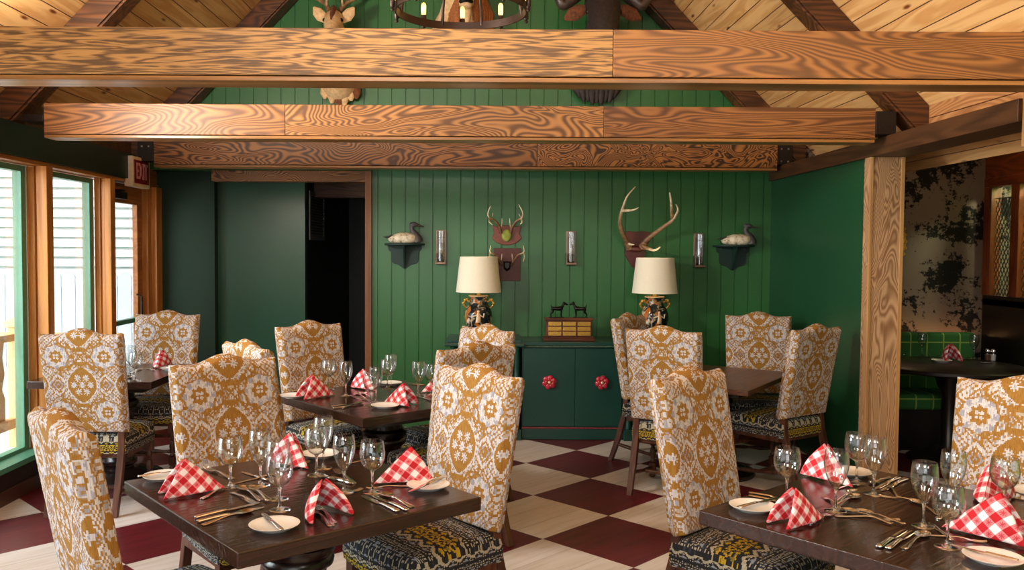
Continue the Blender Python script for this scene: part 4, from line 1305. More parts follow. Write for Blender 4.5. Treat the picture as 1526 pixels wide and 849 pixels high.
# second table
cut('knife', 494, 606.5, 534, 600, 'rear knife of the trio at near left, %s' % G2)
cut('knife', 496, 609, 538, 603, 'front knife of the trio at near left, %s' % G2)
cut('spoon', 505, 610, 544, 599, 'spoon of the trio at near left, %s' % G2)
cut('spoon', 547, 596, 528, 585, 'left spoon beside the tall left glass, %s' % G2)
cut('spoon', 552, 594, 538, 584.5, 'right spoon beside the tall left glass, %s' % G2)
cut('fork', 522, 590, 548, 597, 'fork lying in front of the tall left glass, %s' % G2)
cut('knife', 632, 574, 594, 572, 'knife near the far edge of the %s' % G2)
cut('fork', 616, 585, 598, 573, 'fork behind the right napkin, %s' % G2)
cut('knife', 648, 599, 622, 590, 'knife right of the right napkin, %s' % G2)
cut('fork', 575, 602, 600, 596, 'fork under the front right napkin of the %s' % G2)
cut('knife', 436, 587, 462, 585, 'butter knife on the half hidden left plate, %s' % G2, lift=zp)
# window table
cut('knife', 172, 550, 190, 546, 'knife nearest the glass panes on the %s' % G3)
cut('knife', 175, 566, 190, 560, 'knife at the left of the two glasses, %s' % G3)
cut('spoon', 176, 569, 196, 562, 'spoon in front of the two glasses, %s' % G3)
cut('fork', 196, 556, 213, 549, 'fork behind the two glasses, %s' % G3)
cut('fork', 218, 549, 230, 552, 'fork left of the napkin, %s' % G3)
cut('knife', 250, 552, 268, 545, 'butter knife across the plate, %s' % G3, lift=zp)
# front right table
cut('knife', 1123, 736, 1185, 747, 'rear one of the two knives at back left, %s' % G5)
cut('knife', 1125, 741, 1182, 752, 'front one of the two knives at back left, %s' % G5)
cut('knife', 1100, 765, 1162, 748, 'butter knife across the left plate, %s' % G5, lift=zp)
cut('fork', 1208, 781, 1243, 764, 'fork poking from under the left napkin, %s' % G5)
cut('spoon', 1241, 753, 1279, 729, 'rear one of the two spoons right of the tall left glass, %s' % G5)
cut('spoon', 1243, 757, 1280, 738, 'front one of the two spoons right of the tall left glass, %s' % G5)
cut('fork', 1252, 758, 1226, 739, 'fork left of the two spoons, tines up, %s' % G5)
cut('fork', 1250, 728, 1284, 722, 'fork under the rear napkin, %s' % G5)
cut('spoon', 1330, 782, 1255, 760, 'left spoon of the pair lying crosswise at centre, %s' % G5, lift=0.003)
cut('spoon', 1349, 783, 1277, 762, 'right spoon of the pair lying crosswise at centre, %s' % G5, lift=0.004)
cut('fork', 1244, 769, 1341, 777, 'fork crossing beneath the two centre spoons, %s' % G5)
cut('knife', 1308, 817, 1351, 789, 'left knife of the trio at the near edge, %s' % G5)
cut('knife', 1321, 820, 1364, 790, 'middle knife of the trio at the near edge, %s' % G5)
cut('spoon', 1343, 821, 1384, 792, 'spoon of the trio at the near edge, %s' % G5)
cut('spoon', 1328, 711, 1297, 722, 'dark-bowled spoon of the far trio before the post, %s' % G5)
cut('knife', 1341, 712, 1303, 729, 'middle knife of the far trio before the post, %s' % G5)
cut('knife', 1352, 714, 1312, 732, 'right knife of the far trio before the post, %s' % G5)
cut('fork', 1340, 741, 1321, 722, 'fork lying behind the centre, tines to the back, %s' % G5)
cut('fork', 1372, 748, 1321, 741, 'fork lying crosswise behind the tall right glass, %s' % G5)
cut('spoon', 1400, 768, 1358, 745, 'spoon behind the tall right glass, %s' % G5)
cut('fork', 1395, 774, 1447, 757, 'fork with upright tines left of the right napkin, %s' % G5)
cut('knife', 1414, 803, 1388, 781, 'knife under the foremost round glass, %s' % G5)
cut('fork', 1404, 800, 1448, 806, 'fork under the right napkin, %s' % G5)
cut('knife', 1513, 844, 1420, 820, 'butter knife across the plate nearest us, %s' % G5, lift=zp)
cut('knife', 1530, 779, 1482, 769, 'knife at the right edge beyond the right napkin, %s' % G5)
cut('spoon', 1534, 783, 1492, 773, 'spoon at the right edge beyond the right napkin, %s' % G5)


def napkin_m(w=0.05, fl=0.105, bk=0.125, h=0.135, twist=0.0):
    r = thing('folded_napkin', 'x', 'napkin')
    A = Vector((0.0, -0.02, h)); B = Vector((0.01, bk, 0.004))
    for sx, nm in ((1, 'flap'), (-1, 'flap')):
        Rr = Vector((sx * w, -fl, 0.004))
        n1, n2 = 14, 18
        mb = MB(); vs = []; uv = []; fs = []
        e1_, e2_ = (Rr - A), (B - A)
        nrm = e1_.cross(e2_).normalized()
        if nrm.x * sx < 0: nrm = -nrm
        a2 = math.acos(e1_.normalized().dot(e2_.normalized()))
        l1, l2 = e1_.length, e2_.length
        for j in range(n2 + 1):
            t = j / n2
            for i in range(n1 + 1):
                a = i / n1
                p = A + (e1_ * (1 - a) + e2_ * a) * t
                bul = 0.022 * math.sin(PI * a) * math.sin(PI * min(1, t * 0.62)) + 0.006 * math.sin(5 * a + 3 * t + sx) * t * math.sin(PI * a)
                p = p + nrm * bul
                # front edge rolls outwards, apex is soft
                p += Vector((sx * 0.016, -0.004, 0)) * math.sin(PI * t) * (1 - a) ** 3
                p.x += sx * 0.007 * (1 - t) ** 2
                p.z = max(0.003, p.z - 0.006 * (1 - t) ** 4)
                vs.append(p)
                q1 = Vector((math.cos(0.35), math.sin(0.35))) * l1; q2 = Vector((math.cos(0.35 + a2), math.sin(0.35 + a2))) * l2
                q = (q1 * (1 - a) + q2 * a) * t
                uv.append((q.x + (0.3 if sx > 0 else 0.711), q.y))
        for j in range(n2):
            for i in range(n1):
                k = j * (n1 + 1) + i
                fs.append((k, k + 1, k + n1 + 2, k + n1 + 1))
        # the inner leaf of the fold
        nb = len(vs)
        for j in range(n2 + 1):
            for i in range(n1 + 1):
                p = vs[j * (n1 + 1) + i].copy()
                t = j / n2; a = i / n1
                p -= nrm * (0.006 + 0.006 * (1 - a)) * min(1, 3 * t); p.x *= 0.93; p.z = max(0.002, p.z * 0.985)
                vs.append(p); uv.append((uv[j * (n1 + 1) + i][0] + 0.013, uv[j * (n1 + 1) + i][1] + 0.009))
        fs += [tuple(nb + q for q in f[::-1]) for f in list(fs)]
        for j in range(n2):
            k = j * (n1 + 1); fs.append((k, k + n1 + 1, nb + k + n1 + 1, nb + k))
        k0 = n2 * (n1 + 1)
        for i in range(n1):
            fs.append((k0 + i, k0 + i + 1, nb + k0 + i + 1, nb + k0 + i))
        mb.add(vs, fs); mb.uv = uv
        o = mb.build(nm, 'gingham', r, smooth=True)
        md = o.modifiers.new('sub', 'SUBSURF'); md.levels = 1; md.render_levels = 1
    return r


def napkin(px, py, deg, label, z=T, sc=1.0, kind='a', **kw):
    p = at_z(px, py, z)
    return place('nap' + kind, lambda: napkin_m(**kw), label, p.x, p.y, z + 0.0004, math.radians(deg + 90), 'red gingham napkins', sc)


WIDE = dict(w=0.062, fl=0.088, bk=0.12, h=0.132)
napkin(284, 735, A1 + 172, 'tent-folded red gingham napkin at left side of the %s' % G1)
napkin(437, 691, A1 + 95, 'rear red gingham napkin of the %s, before the shaded chair' % G1, kind='b', **WIDE)
napkin(478, 767, A1 - 88, 'red gingham napkin nearest us on the %s' % G1, kind='c', w=0.088, fl=0.075, bk=0.10, h=0.132)
napkin(604, 717, A1 - 10, 'red gingham napkin at right of the %s, beside the corner plate' % G1, kind='b', sc=1.05)
napkin(470, 592, A1 + 185, 'red gingham napkin at left corner of the %s' % G2, sc=1.08)
napkin(545, 579, A1 + 90, 'red gingham napkin on the %s in front of the brown post' % G2, kind='b', sc=1.0)
napkin(597, 603, A1 - 65, 'red gingham napkin at near edge of the %s, right of the plate' % G2, kind='b')
napkin(652, 583, A1, 'red gingham napkin half hidden by the shaded chair, %s' % G2, kind='b')
napkin(240, 546, 95, 'red gingham napkin on the %s' % G3, kind='b', sc=0.98)
napkin(1188, 779, A1 + 170, 'red gingham napkin at left edge of the %s' % G5, sc=0.93)
napkin(1236, 714, A1 + 70, 'rear red gingham napkin of the %s, behind a tall glass' % G5, kind='b', sc=1.08)
napkin(1478, 744, A1 + 10, 'banded red gingham napkin in front of the right cropped chair', kind='b', sc=1.02)
napkin(1476, 800, A1 - 75, 'red gingham napkin draped over the plate nearest us, %s' % G5, kind='b', sc=1.14)

# ------------------------------------------------------------------ green cabinet on the end wall
CX = 0.815
cb = thing('cabinet', 'long teal-green painted cabinet with two flower-knobbed doors', 'cabinet', (CX, 7.68, 0))
CF = 7.46 - 7.68
MB().box((-0.44, CF + 0.015, 0.1), (0.44, 0.25, 0.80)).build('body', 'cab', cb, bevel=0.004)
MB().box((-0.44, CF - 0.01, 0.0), (0.44, 0.25, 0.098)).build('plinth', 'cab', cb, bevel=0.006)
MB().tube([(-0.44, CF - 0.012, 0.104), (0.44, CF - 0.012, 0.104)], 0.008, 10).build('red_bead', 'cabline', cb, smooth=True)
MB().box((-0.50, CF - 0.02, 0.800), (0.50, 0.26, 0.812)).box((-0.49, CF - 0.012, 0.816), (0.49, 0.26, 0.85)).build('worktop', 'cab', cb, bevel=0.006)
MB().box((-0.49, CF - 0.022, 0.8115), (0.49, CF + 0.02, 0.8165)).build('worn_edge', 'cabworn', cb)
for s in (-1, 1):
    xa, xb = (-0.425, 0.02) if s < 0 else (0.023, 0.425)
    d = MB().box((xa, CF, 0.112), (xb, CF + 0.016, 0.795)).build('door', 'cab', cb, bevel=0.003)
    kx = -0.205 if s < 0 else 0.25
    mb = MB()
    for k in range(6):
        a = 2 * PI * k / 6 + 0.3
        mb.sphere((kx + 0.036 * math.cos(a), CF - 0.028, 0.505 + 0.036 * math.sin(a)), 0.027, 12, 8, (1, 0.5, 1))
    mb.build('flower_knob', 'petal', d, smooth=True)
    mb = MB().sphere((kx, CF - 0.042, 0.505), 0.013, 10, 6)
    for k in range(6):
        a = 2 * PI * k / 6 + 0.82
        mb.sphere((kx + 0.03 * math.cos(a), CF - 0.036, 0.505 + 0.03 * math.sin(a)), 0.005, 8, 5)
    mb.build('knob_centre', 'petalc', d, smooth=True)
    # flanking pedestals with turned corner columns
    px0, px1 = (-1.06, -0.46) if s < 0 else (0.46, 1.06)
    MB().box((px0, CF + 0.03, 0.1), (px1, 0.25, 0.80)).build('pedestal_case', 'cab', cb, bevel=0.004)
    MB().box((px0 - 0.02, CF - 0.05, 0), (px1 + 0.02, 0.25, 0.095)).build('plinth', 'cab', cb, bevel=0.006)
    MB().box((px0 - 0.05, CF - 0.06, 0.812), (px1 + 0.04, 0.26, 0.834)).box((px0 - 0.03, CF - 0.045, 0.838), (px1 + 0.02, 0.26, 0.868)).build('worktop', 'cab', cb, bevel=0.007)
    MB().box((px0 - 0.035, CF - 0.05, 0.8335), (px1 + 0.025, CF, 0.8385)).build('worn_edge', 'cabworn', cb)
    for cxx in (px0 + 0.025, px0 + 0.085, px1 - 0.085, px1 - 0.025):
        p = [(0.026, 0.095), (0.03, 0.11), (0.022, 0.13), (0.028, 0.2), (0.03, 0.3), (0.024, 0.38), (0.032, 0.4), (0.024, 0.42), (0.03, 0.46), (0.034, 0.51), (0.028, 0.56), (0.022, 0.6), (0.027, 0.7), (0.024, 0.78), (0.03, 0.812)]
        MB().lathe(p, 16, (cxx, CF - 0.005, 0)).build('column', 'cab', cb, smooth=True)


# ------------------------------------------------------------------ table lamps
def lamp_m():
    r = thing('table_lamp', 'x', 'lamp')
    MB().lathe([(0.075, 0), (0.078, 0.01), (0.07, 0.02), (0.085, 0.05), (0.108, 0.10), (0.122, 0.165), (0.121, 0.21), (0.106, 0.26), (0.086, 0.29), (0.076, 0.31), (0.077, 0.35), (0.083, 0.362), (0.083, 0.37), (0.05, 0.37)], 36).build('vase', 'vase', r, smooth=True)
    MB().tube([(0.083 * math.cos(2 * PI * k / 24), 0.083 * math.sin(2 * PI * k / 24), 0.366) for k in range(25)], 0.006, 8).build('cream_rim', 'hide_pale', r, smooth=True)
    for s in (-1, 1):
        mb = MB()
        mb.tube([(s * 0.078, 0, 0.315), (s * 0.105, 0, 0.328), (s * 0.125, 0, 0.315), (s * 0.13, 0, 0.288), (s * 0.115, 0, 0.268), (s * 0.1, 0, 0.26)], [0.007, 0.009, 0.010, 0.010, 0.008, 0.006], 10)
        mb.sphere((s * 0.118, -0.010, 0.33), 0.014); mb.sphere((s * 0.134, -0.008, 0.302), 0.012); mb.sphere((s * 0.10, -0.010, 0.335), 0.010)
        mb.build('handle', 'gold', r, smooth=True)
    # a small relief figure on the belly
    fg = MB(); fg.sphere((0.0, -0.118, 0.235), 0.012); fg.tube([(0, -0.122, 0.225), (0.003, -0.128, 0.19), (0.0, -0.126, 0.14)], [0.012, 0.022, 0.026], 10, 0.5); fg.tube([(0.012, -0.125, 0.205), (0.045, -0.12, 0.185), (0.05, -0.118, 0.22)], 0.006, 6); fg.tube([(-0.012, -0.125, 0.205), (-0.05, -0.116, 0.19)], 0.006, 6)
    fg.build('relief_figure', 'petalc', r, smooth=True)
    MB().lathe([(0.02, 0.37), (0.016, 0.385), (0.009, 0.39), (0.009, 0.46), (0.02, 0.47), (0.02, 0.5)], 16).build('socket_stem', 'gold', r, smooth=True)
    MB().lathe([(0.200, 0.40), (0.166, 0.712), (0.1645, 0.712), (0.1985, 0.40), (0.200, 0.40)], 48, cap=False).build('lamp_shade', 'shade', r, smooth=True)
    MB().tube([(-0.165, 0, 0.70), (0.165, 0, 0.70)], 0.003, 6).tube([(0, -0.165, 0.70), (0, 0.165, 0.70)], 0.003, 6).build('shade_spider', 'gold', r, smooth=True)
    MB().sphere((0, 0, 0.54), 0.035).build('bulb', 'plate', r, smooth=True)
    return r


l1 = lamp_m(); l1.location = (-0.005, 7.655, 0.869); l1['label'] = 'left table lamp with dark majolica vase, cream shade lower than antler plaques'; l1['group'] = 'majolica table lamps'
dup(l1, (1.555, 7.655, 0.869), 0.15, 'right table lamp with dark majolica vase, beneath the large antlers')

# ------------------------------------------------------------------ trophy with two bronze dogs
tx, ty, tz = 0.79, 7.62, 0.851
tr = thing('trophy_box', 'mahogany trophy plinth with rows of blank brass plaques on the cabinet', 'trophy', (tx, ty, tz))
MB().box((-0.225, -0.085, 0), (0.225, 0.085, 0.022)).box((-0.215, -0.075, 0.022), (0.215, 0.075, 0.034)).box((-0.2, -0.06, 0.034), (0.2, 0.06, 0.178)).box((-0.212, -0.072, 0.178), (0.212, 0.072, 0.2)).build('plinth', 'trophywood', tr, bevel=0.004)
for i in range(3):
    for j in range(3):
        x = -0.125 + 0.128 * i; z = 0.062 + 0.043 * j
        MB().box((x - 0.057, -0.063, z - 0.017), (x + 0.057, -0.0602, z + 0.017)).build('brass_plaque', 'brass', tr, bevel=0.001)


def dog_m():
    r = thing('dog_figurine', 'x', 'figurine')
    mb = MB()
    mb.tube([(-0.062, 0, 0.098), (-0.05, 0, 0.1), (-0.015, 0, 0.096), (0.025, 0, 0.098), (0.05, 0, 0.1), (0.062, 0, 0.104)], [0.010, 0.021, 0.02, 0.026, 0.025, 0.014], 12)
    mb.tube([(0.045, 0, 0.105), (0.062, 0, 0.128), (0.07, 0, 0.15)], [0.02, 0.014, 0.013], 10)
    mb.tube([(0.060, 0, 0.155), (0.074, 0, 0.158), (0.092, 0, 0.150), (0.115, 0, 0.140), (0.119, 0, 0.138)], [0.010, 0.0145, 0.012, 0.008, 0.005], 10)
    for s in (-1, 1):
        mb.tube([(0.068, s * 0.010, 0.166), (0.078, s * 0.014, 0.170), (0.086, s * 0.013, 0.160)], [0.005, 0.006, 0.002], 6)
        mb.tube([(0.046, s * 0.014, 0.095), (0.045, s * 0.016, 0.05), (0.044, s * 0.016, 0.015), (0.052, s * 0.016, 0.006)], [0.013, 0.008, 0.0065, 0.007], 8)
        mb.tube([(-0.052, s * 0.013, 0.095), (-0.050, s * 0.016, 0.06), (-0.074, s * 0.016, 0.036), (-0.07, s * 0.016, 0.014), (-0.062, s * 0.016, 0.006)], [0.018, 0.012, 0.0065, 0.006, 0.007], 8)
    mb.tube([(-0.06, 0, 0.108), (-0.066, 0, 0.13), (-0.062, 0, 0.152)], [0.008, 0.006, 0.002], 8)
    mb.build('body', 'bronze', r, smooth=True)
    MB().box((-0.09, -0.03, 0), (0.075, 0.03, 0.006)).build('base', 'bronze', r, bevel=0.002)
    return r


dg = dog_m(); dg.scale = (0.8,) * 3; dg.location = (tx - 0.1, ty, tz + 0.2); dg['label'] = 'left bronze terrier figurine on the trophy, facing right'
dup(dg, (tx + 0.102, ty, tz + 0.2), PI - 0.2, 'right bronze terrier figurine on the trophy, facing left')
for o in (dg,): o['group'] = 'bronze dogs'

# ------------------------------------------------------------------ hurricane wall sconces
def sconce_m():
    r = thing('wall_sconce', 'x', 'sconce')
    MB().box((-0.045, -0.012, -0.16), (0.045, 0, 0.155)).box((-0.046, -0.10, -0.155), (0.046, -0.012, -0.135)).box((-0.05, -0.1, -0.16), (-0.044, -0.02, -0.05)).build('backplate', 'pewter', r, bevel=0.004)
    MB().lathe([(0.033, -0.13), (0.033, 0.145), (0.0315, 0.145), (0.0315, -0.13), (0.033, -0.13)], 28, (0, -0.055, 0), cap=False).build('glass_chimney', 'glass', r, smooth=True)
    MB().lathe([(0.034, 0.085), (0.0345, 0.085), (0.0345, 0.089), (0.034, 0.089)], 28, (0, -0.055, 0)).build('band', 'steel', r, smooth=True)
    MB().lathe([(0.028, -0.135), (0.028, -0.12), (0.012, -0.115), (0.012, -0.07), (0.008, -0.06)], 18, (0, -0.055, 0)).build('candle_cup', 'steel', r, smooth=True)
    MB().lathe([(0.008, -0.07), (0.019, -0.04), (0.02, -0.01), (0.012, 0.03), (0.002, 0.045)], 16, (0, -0.055, 0)).build('bulb', 'stemglass', r, smooth=True)
    MB().box((-0.038, -0.016, -0.13), (0.038, -0.0125, 0.14)).build('reflector', 'pewter', r)
    return r


p = at_y(657.5, 368, YB); sc0 = sconce_m(); sc0.location = (p.x, YB, p.z); sc0['label'] = 'left hurricane wall sconce, beside the first duck shelf'
GS = 'hurricane wall sconces'; sc0['group'] = GS
p = at_y(850.5, 369, YB); dup(sc0, (p.x, YB, p.z), None, 'middle hurricane wall sconce, above the trophy box', GS)
p = at_y(1040.5, 372.5, YB); dup(sc0, (p.x, YB, p.z), None, 'right hurricane wall sconce, between large antlers and second duck', GS)


# ------------------------------------------------------------------ duck decoys on bracket shelves
def shelf_m():
    r = thing('bracket_shelf', 'x', 'shelf')
    top = [(-0.185, 0), (0.185, 0), (0.185, -0.02), (0.165, -0.12), (0.10, -0.175), (0, -0.19), (-0.10, -0.175), (-0.165, -0.12), (-0.185, -0.02)][::-1]
    MB().prism(top, -0.016, 0.0, 'XY').build('shelf_board', 'shelf', r, bevel=0.004)
    pr = [(-0.155, -0.016), (-0.15, -0.06), (-0.125, -0.08), (-0.125, -0.14), (-0.12, -0.165), (-0.10, -0.185), (-0.06, -0.195), (-0.03, -0.215), (-0.01, -0.232), (0.01, -0.232), (0.03, -0.215), (0.06, -0.195), (0.10, -0.185), (0.12, -0.165), (0.125, -0.14), (0.125, -0.08), (0.15, -0.06), (0.155, -0.016)]
    MB().prism(pr, -0.014, 0.0, 'XZ').build('back_plate', 'shelf', r, bevel=0.002)
    MB().prism([(-0.014, -0.016), (-0.15, -0.016), (-0.14, -0.05), (-0.10, -0.08), (-0.085, -0.13), (-0.05, -0.19), (-0.014, -0.23)], -0.008, 0.008, 'YZ').build('brace', 'shelf', r, bevel=0.003)
    for x in (-0.105, 0.105):
        MB().sphere((x, -0.015, -0.035), 0.005, 8, 6).build('screw', 'brass', r, smooth=True)
    return r


def duck_m():
    r = thing('duck_decoy', 'x', 'decoy')
    def ell(x, ry, rz, zc, n=18): return [(x, ry * math.cos(2 * PI * i / n), max(0.001, zc + rz * math.sin(2 * PI * i / n))) for i in range(n)]
    st = [(-0.145, 0.014, 0.008, 0.038), (-0.125, 0.04, 0.026, 0.036), (-0.09, 0.062, 0.045, 0.038), (-0.04, 0.077, 0.058, 0.040), (0.02, 0.078, 0.060, 0.040), (0.07, 0.068, 0.052, 0.042), (0.10, 0.05, 0.042, 0.045), (0.118, 0.02, 0.02, 0.05)]
    MB().rings([ell(*s) for s in st]).build('body', 'duck', r, smooth=True)
    MB().tube([(-0.10, 0, 0.068), (-0.135, 0, 0.058), (-0.165, 0, 0.055), (-0.195, 0, 0.06)], [0.035, 0.03, 0.016, 0.003], 12, 0.35).build('tail', 'duckhead', r, smooth=True)
    mb = MB()
    mb.tube([(0.125, 0, 0.012), (0.118, 0, 0.045), (0.095, 0, 0.085), (0.075, 0, 0.115), (0.068, 0, 0.14), (0.078, 0, 0.165)], [0.045, 0.044, 0.036, 0.024, 0.02, 0.022], 14)
    mb.tube([(0.05, 0, 0.166), (0.065, 0, 0.17), (0.095, 0, 0.172), (0.118, 0, 0.168), (0.128, 0, 0.165)], [0.010, 0.022, 0.025, 0.017, 0.01], 14)
    mb.build('head', 'duckhead', r, smooth=True)
    MB().tube([(0.12, 0, 0.165), (0.145, 0, 0.16), (0.175, 0, 0.155), (0.18, 0, 0.154)], [0.013, 0.011, 0.006, 0.002], 10, 0.7).build('bill', 'horn', r, smooth=True)
    return r


pa = at_y(602, 362.5, YB - 0.09); pb = at_y(1096, 365, YB - 0.09)
sh = shelf_m(); sh.location = (pa.x, YB - 0.0005, pa.z); sh['label'] = 'left teal bracket shelf holding a duck, by the brown post'; sh['group'] = 'bracket shelves'
dup(sh, (pb.x, YB - 0.0005, pb.z), None, 'right teal bracket shelf holding a duck, near the room corner', 'bracket shelves')
dk = duck_m(); dk.location = (pa.x, YB - 0.085, pa.z + 0.0005); dk['label'] = 'left duck decoy, white speckled body, near the brown post'; dk['group'] = 'duck decoys'
dup(dk, (pb.x + 0.02, YB - 0.085, pb.z + 0.0005), -0.12, 'right duck decoy with tan speckled body, near the room corner', 'duck decoys')


# ------------------------------------------------------------------ antlers on plaques
def px_pts(pts, o):
    """(px, py, Y) rows traced at their own depths, relative to o"""
    return [at_y(a, b, y) - Vector(o) for a, b, y in pts]


def smooth_path(pts, n=6):
    pts = [Vector(p) for p in pts]; out = []
    for k in range(len(pts) - 1):
        p0, p1, p2, p3 = pts[max(k - 1, 0)], pts[k], pts[k + 1], pts[min(k + 2, len(pts) - 1)]
        for i in range(n):
            t = i / n
            out.append(0.5 * ((2 * p1) + (p2 - p0) * t + (2 * p0 - 5 * p1 + 4 * p2 - p3) * t * t + (3 * p1 - p0 - 3 * p2 + p3) * t ** 3))
    out.append(pts[-1]); return out


def antler(mb, pts, r0, r1, tip0=0.0, tip1=1.0):
    sp = smooth_path(pts); n = len(sp)
    rad = [r0 + (r1 - r0) * (k / (n - 1)) ** 1.3 for k in range(n)]
    tips = [tip0 + (tip1 - tip0) * (k / (n - 1)) ** 1.5 for k in range(n)]
    mb.tube(sp, rad, 10, tips=tips)


SHIELD = [(0, -1), (0.35, -0.92), (0.7, -0.72), (0.98, -0.36), (1, -0.2), (0.86, 0.1), (0.92, 0.55), (1.0, 0.9), (0.6, 0.8), (0.3, 0.88), (0, 0.95), (-0.3, 0.88), (-0.6, 0.8), (-1.0, 0.9), (-0.92, 0.55), (-0.86, 0.1), (-1, -0.2), (-0.98, -0.36), (-0.7, -0.72), (-0.35, -0.92)]
# upper small mount with the green skull cap
o = at_y(755, 350, YB); o = (o.x, YB - 0.0005, o.z)
am = thing('antler_mount', 'small pale antlers on a carved shield with moss-green skull cap', 'antlers', o)
MB().prism([(a * 0.135, b * 0.095) for a, b in SHIELD], -0.022, 0, 'XZ').build('shield', 'plaque', am, bevel=0.006)
MB().sphere((0, -0.045, -0.005), 0.05, 18, 12, (0.95, 0.7, 1.12)).build('skull_cap', 'mossgreen', am, smooth=True)
mb = MB(); y = YB - 0.07
antler(mb, px_pts([(747, 347, y), (744, 337, y - 0.02), (737, 328, y - 0.05), (730, 325, y - 0.09), (727, 318, y - 0.11), (731, 307, y - 0.12)], o), 0.014, 0.003)
antler(mb, px_pts([(730, 325, y - 0.09), (729, 330, y - 0.1), (734, 335, y - 0.1)], o), 0.009, 0.003, 0.4)
antler(mb, px_pts([(746, 343, y - 0.01), (748, 333, y - 0.02), (748, 325, y - 0.03)], o), 0.007, 0.002, 0.3)
antler(mb, px_pts([(734, 323, y - 0.09), (734.5, 317, y - 0.09)], o), 0.006, 0.002, 0.4)
mb.build('antler', 'antler', am, smooth=True)
mb = MB()
antler(mb, px_pts([(761, 347, y), (764, 337, y - 0.02), (771, 328, y - 0.05), (777, 325, y - 0.09), (779, 317, y - 0.11), (773, 304.5, y - 0.12)], o), 0.014, 0.003)
antler(mb, px_pts([(777, 325, y - 0.09), (778, 331, y - 0.1), (775, 334, y - 0.1)], o), 0.009, 0.003, 0.4)
antler(mb, px_pts([(762, 343, y - 0.01), (760, 333, y - 0.02), (759.5, 325, y - 0.03)], o), 0.007, 0.002, 0.3)
antler(mb, px_pts([(776, 324, y - 0.09), (773, 318, y - 0.09)], o), 0.006, 0.002, 0.4)
mb.build('antler', 'antler', am, smooth=True)
# lower small mount on a square board
o = at_y(755.5, 394, YB); o = (o.x, YB - 0.0005, o.z)
am = thing('antler_mount', 'small dark antlers on a square oxblood board behind the left lamp', 'antlers', o)
MB().box((-0.125, -0.02, -0.15), (0.125, 0, 0.15)).build('board', 'plaque_dark', am, bevel=0.003)
MB().rings([[(x, -0.02, z) for x, z in ((-0.035, 0.03), (0.035, 0.03), (0.03, -0.04), (0, -0.065), (-0.03, -0.04))], [(x * 0.6, -0.055, z * 0.6) for x, z in ((-0.035, 0.03), (0.035, 0.03), (0.03, -0.04), (0, -0.065), (-0.03, -0.04))]]).build('skull_cap', 'black', am)
for s in (-1, 1):
    mb = MB(); X = lambda v: 755.5 + s * v
    antler(mb, px_pts([(X(9), 393, y + 0.02), (X(6.5), 395, y), (X(10), 389, y - 0.02), (X(16), 380, y - 0.06), (X(22), 377.5, y - 0.09), (X(25.5), 374, y - 0.11), (X(24), 365.5, y - 0.12)], o), 0.010, 0.0025)
    antler(mb, px_pts([(X(25), 376, y - 0.1), (X(26), 383, y - 0.11), (X(24), 390, y - 0.1)], o), 0.006, 0.002, 0.4)
    antler(mb, px_pts([(X(9), 391, y), (X(8), 384, y - 0.02), (X(7.5), 378, y - 0.03)], o), 0.006, 0.002, 0.3)
    mb.build('antler', 'antler', am, smooth=True)
# large mount above the right lamp
o = at_y(947, 370, YB); o = (o.x, YB - 0.0005, o.z)
am = thing('antler_mount', 'large brown and ivory antlers on an oxblood shield above the right lamp', 'antlers', o)
MB().prism([(a * 0.10 * (1.5 if b > 0.2 else 1.0), b * 0.16) for a, b in [(0, -1.2), (0.25, -1.05), (0.5, -0.8), (0.8, -0.4), (0.85, 0.0), (0.8, 0.35), (0.95, 0.9), (0.5, 0.98), (0, 0.95), (-0.5, 0.98), (-0.7, 0.9), (-0.75, 0.35), (-0.95, 0.0), (-0.95, -0.4), (-0.6, -0.8), (-0.3, -1.05)]], -0.025, 0, 'XZ').build('shield', 'plaque_dark', am, bevel=0.004)
MB().sphere((-0.005, -0.06, -0.005), 0.06, 16, 10, (1.1, 0.8, 0.5)).build('skull_cap', 'plaque_dark', am, smooth=True)
y = YB - 0.10
mb = MB()
antler(mb, px_pts([(938, 371, y + 0.03), (935, 362, y), (928, 348, y - 0.07), (924, 333, y - 0.14), (925, 320, y - 0.18), (929, 307, y - 0.21), (935, 292, y - 0.23), (947, 278, y - 0.22)], o), 0.024, 0.004, 0.1)
antler(mb, px_pts([(926, 314, y - 0.19), (938, 313.5, y - 0.24), (946, 312, y - 0.28), (952, 309, y - 0.3)], o), 0.014, 0.003, 0.55)
antler(mb, px_pts([(937, 363, y), (940, 364, y - 0.08), (945, 364.5, y - 0.13)], o), 0.014, 0.004, 0.6)
mb.tube(px_pts([(935, 362, y + 0.01), (938, 370, y + 0.03)], o), [0.03, 0.032], 10, tips=[0.2, 0.2])
mb.build('antler', 'antler', am, smooth=True)
mb = MB()
antler(mb, px_pts([(956, 369, y + 0.03), (962, 359, y), (975, 348, y - 0.06), (990, 337, y - 0.13), (1002, 328, y - 0.18), (1009, 317, y - 0.2), (1010, 311, y - 0.2), (1007, 304, y - 0.2)], o), 0.024, 0.004, 0.1)
antler(mb, px_pts([(1002, 325, y - 0.18), (1001, 313, y - 0.21), (1000, 300, y - 0.24), (998, 286.5, y - 0.26)], o), 0.017, 0.006, 0.3)
antler(mb, px_pts([(958, 366, y), (966, 370, y - 0.08), (976, 372.5, y - 0.15), (984, 368, y - 0.2)], o), 0.018, 0.005, 0.3)
mb.tube(px_pts([(962, 360, y + 0.0), (956, 369, y + 0.03)], o), [0.03, 0.034], 10, tips=[0.2, 0.2])
mb.build('antler', 'antler', am, smooth=True)


# ------------------------------------------------------------------ gable trophies
def head_axis(yaw): return Matrix.Rotation(yaw, 4, 'Z')


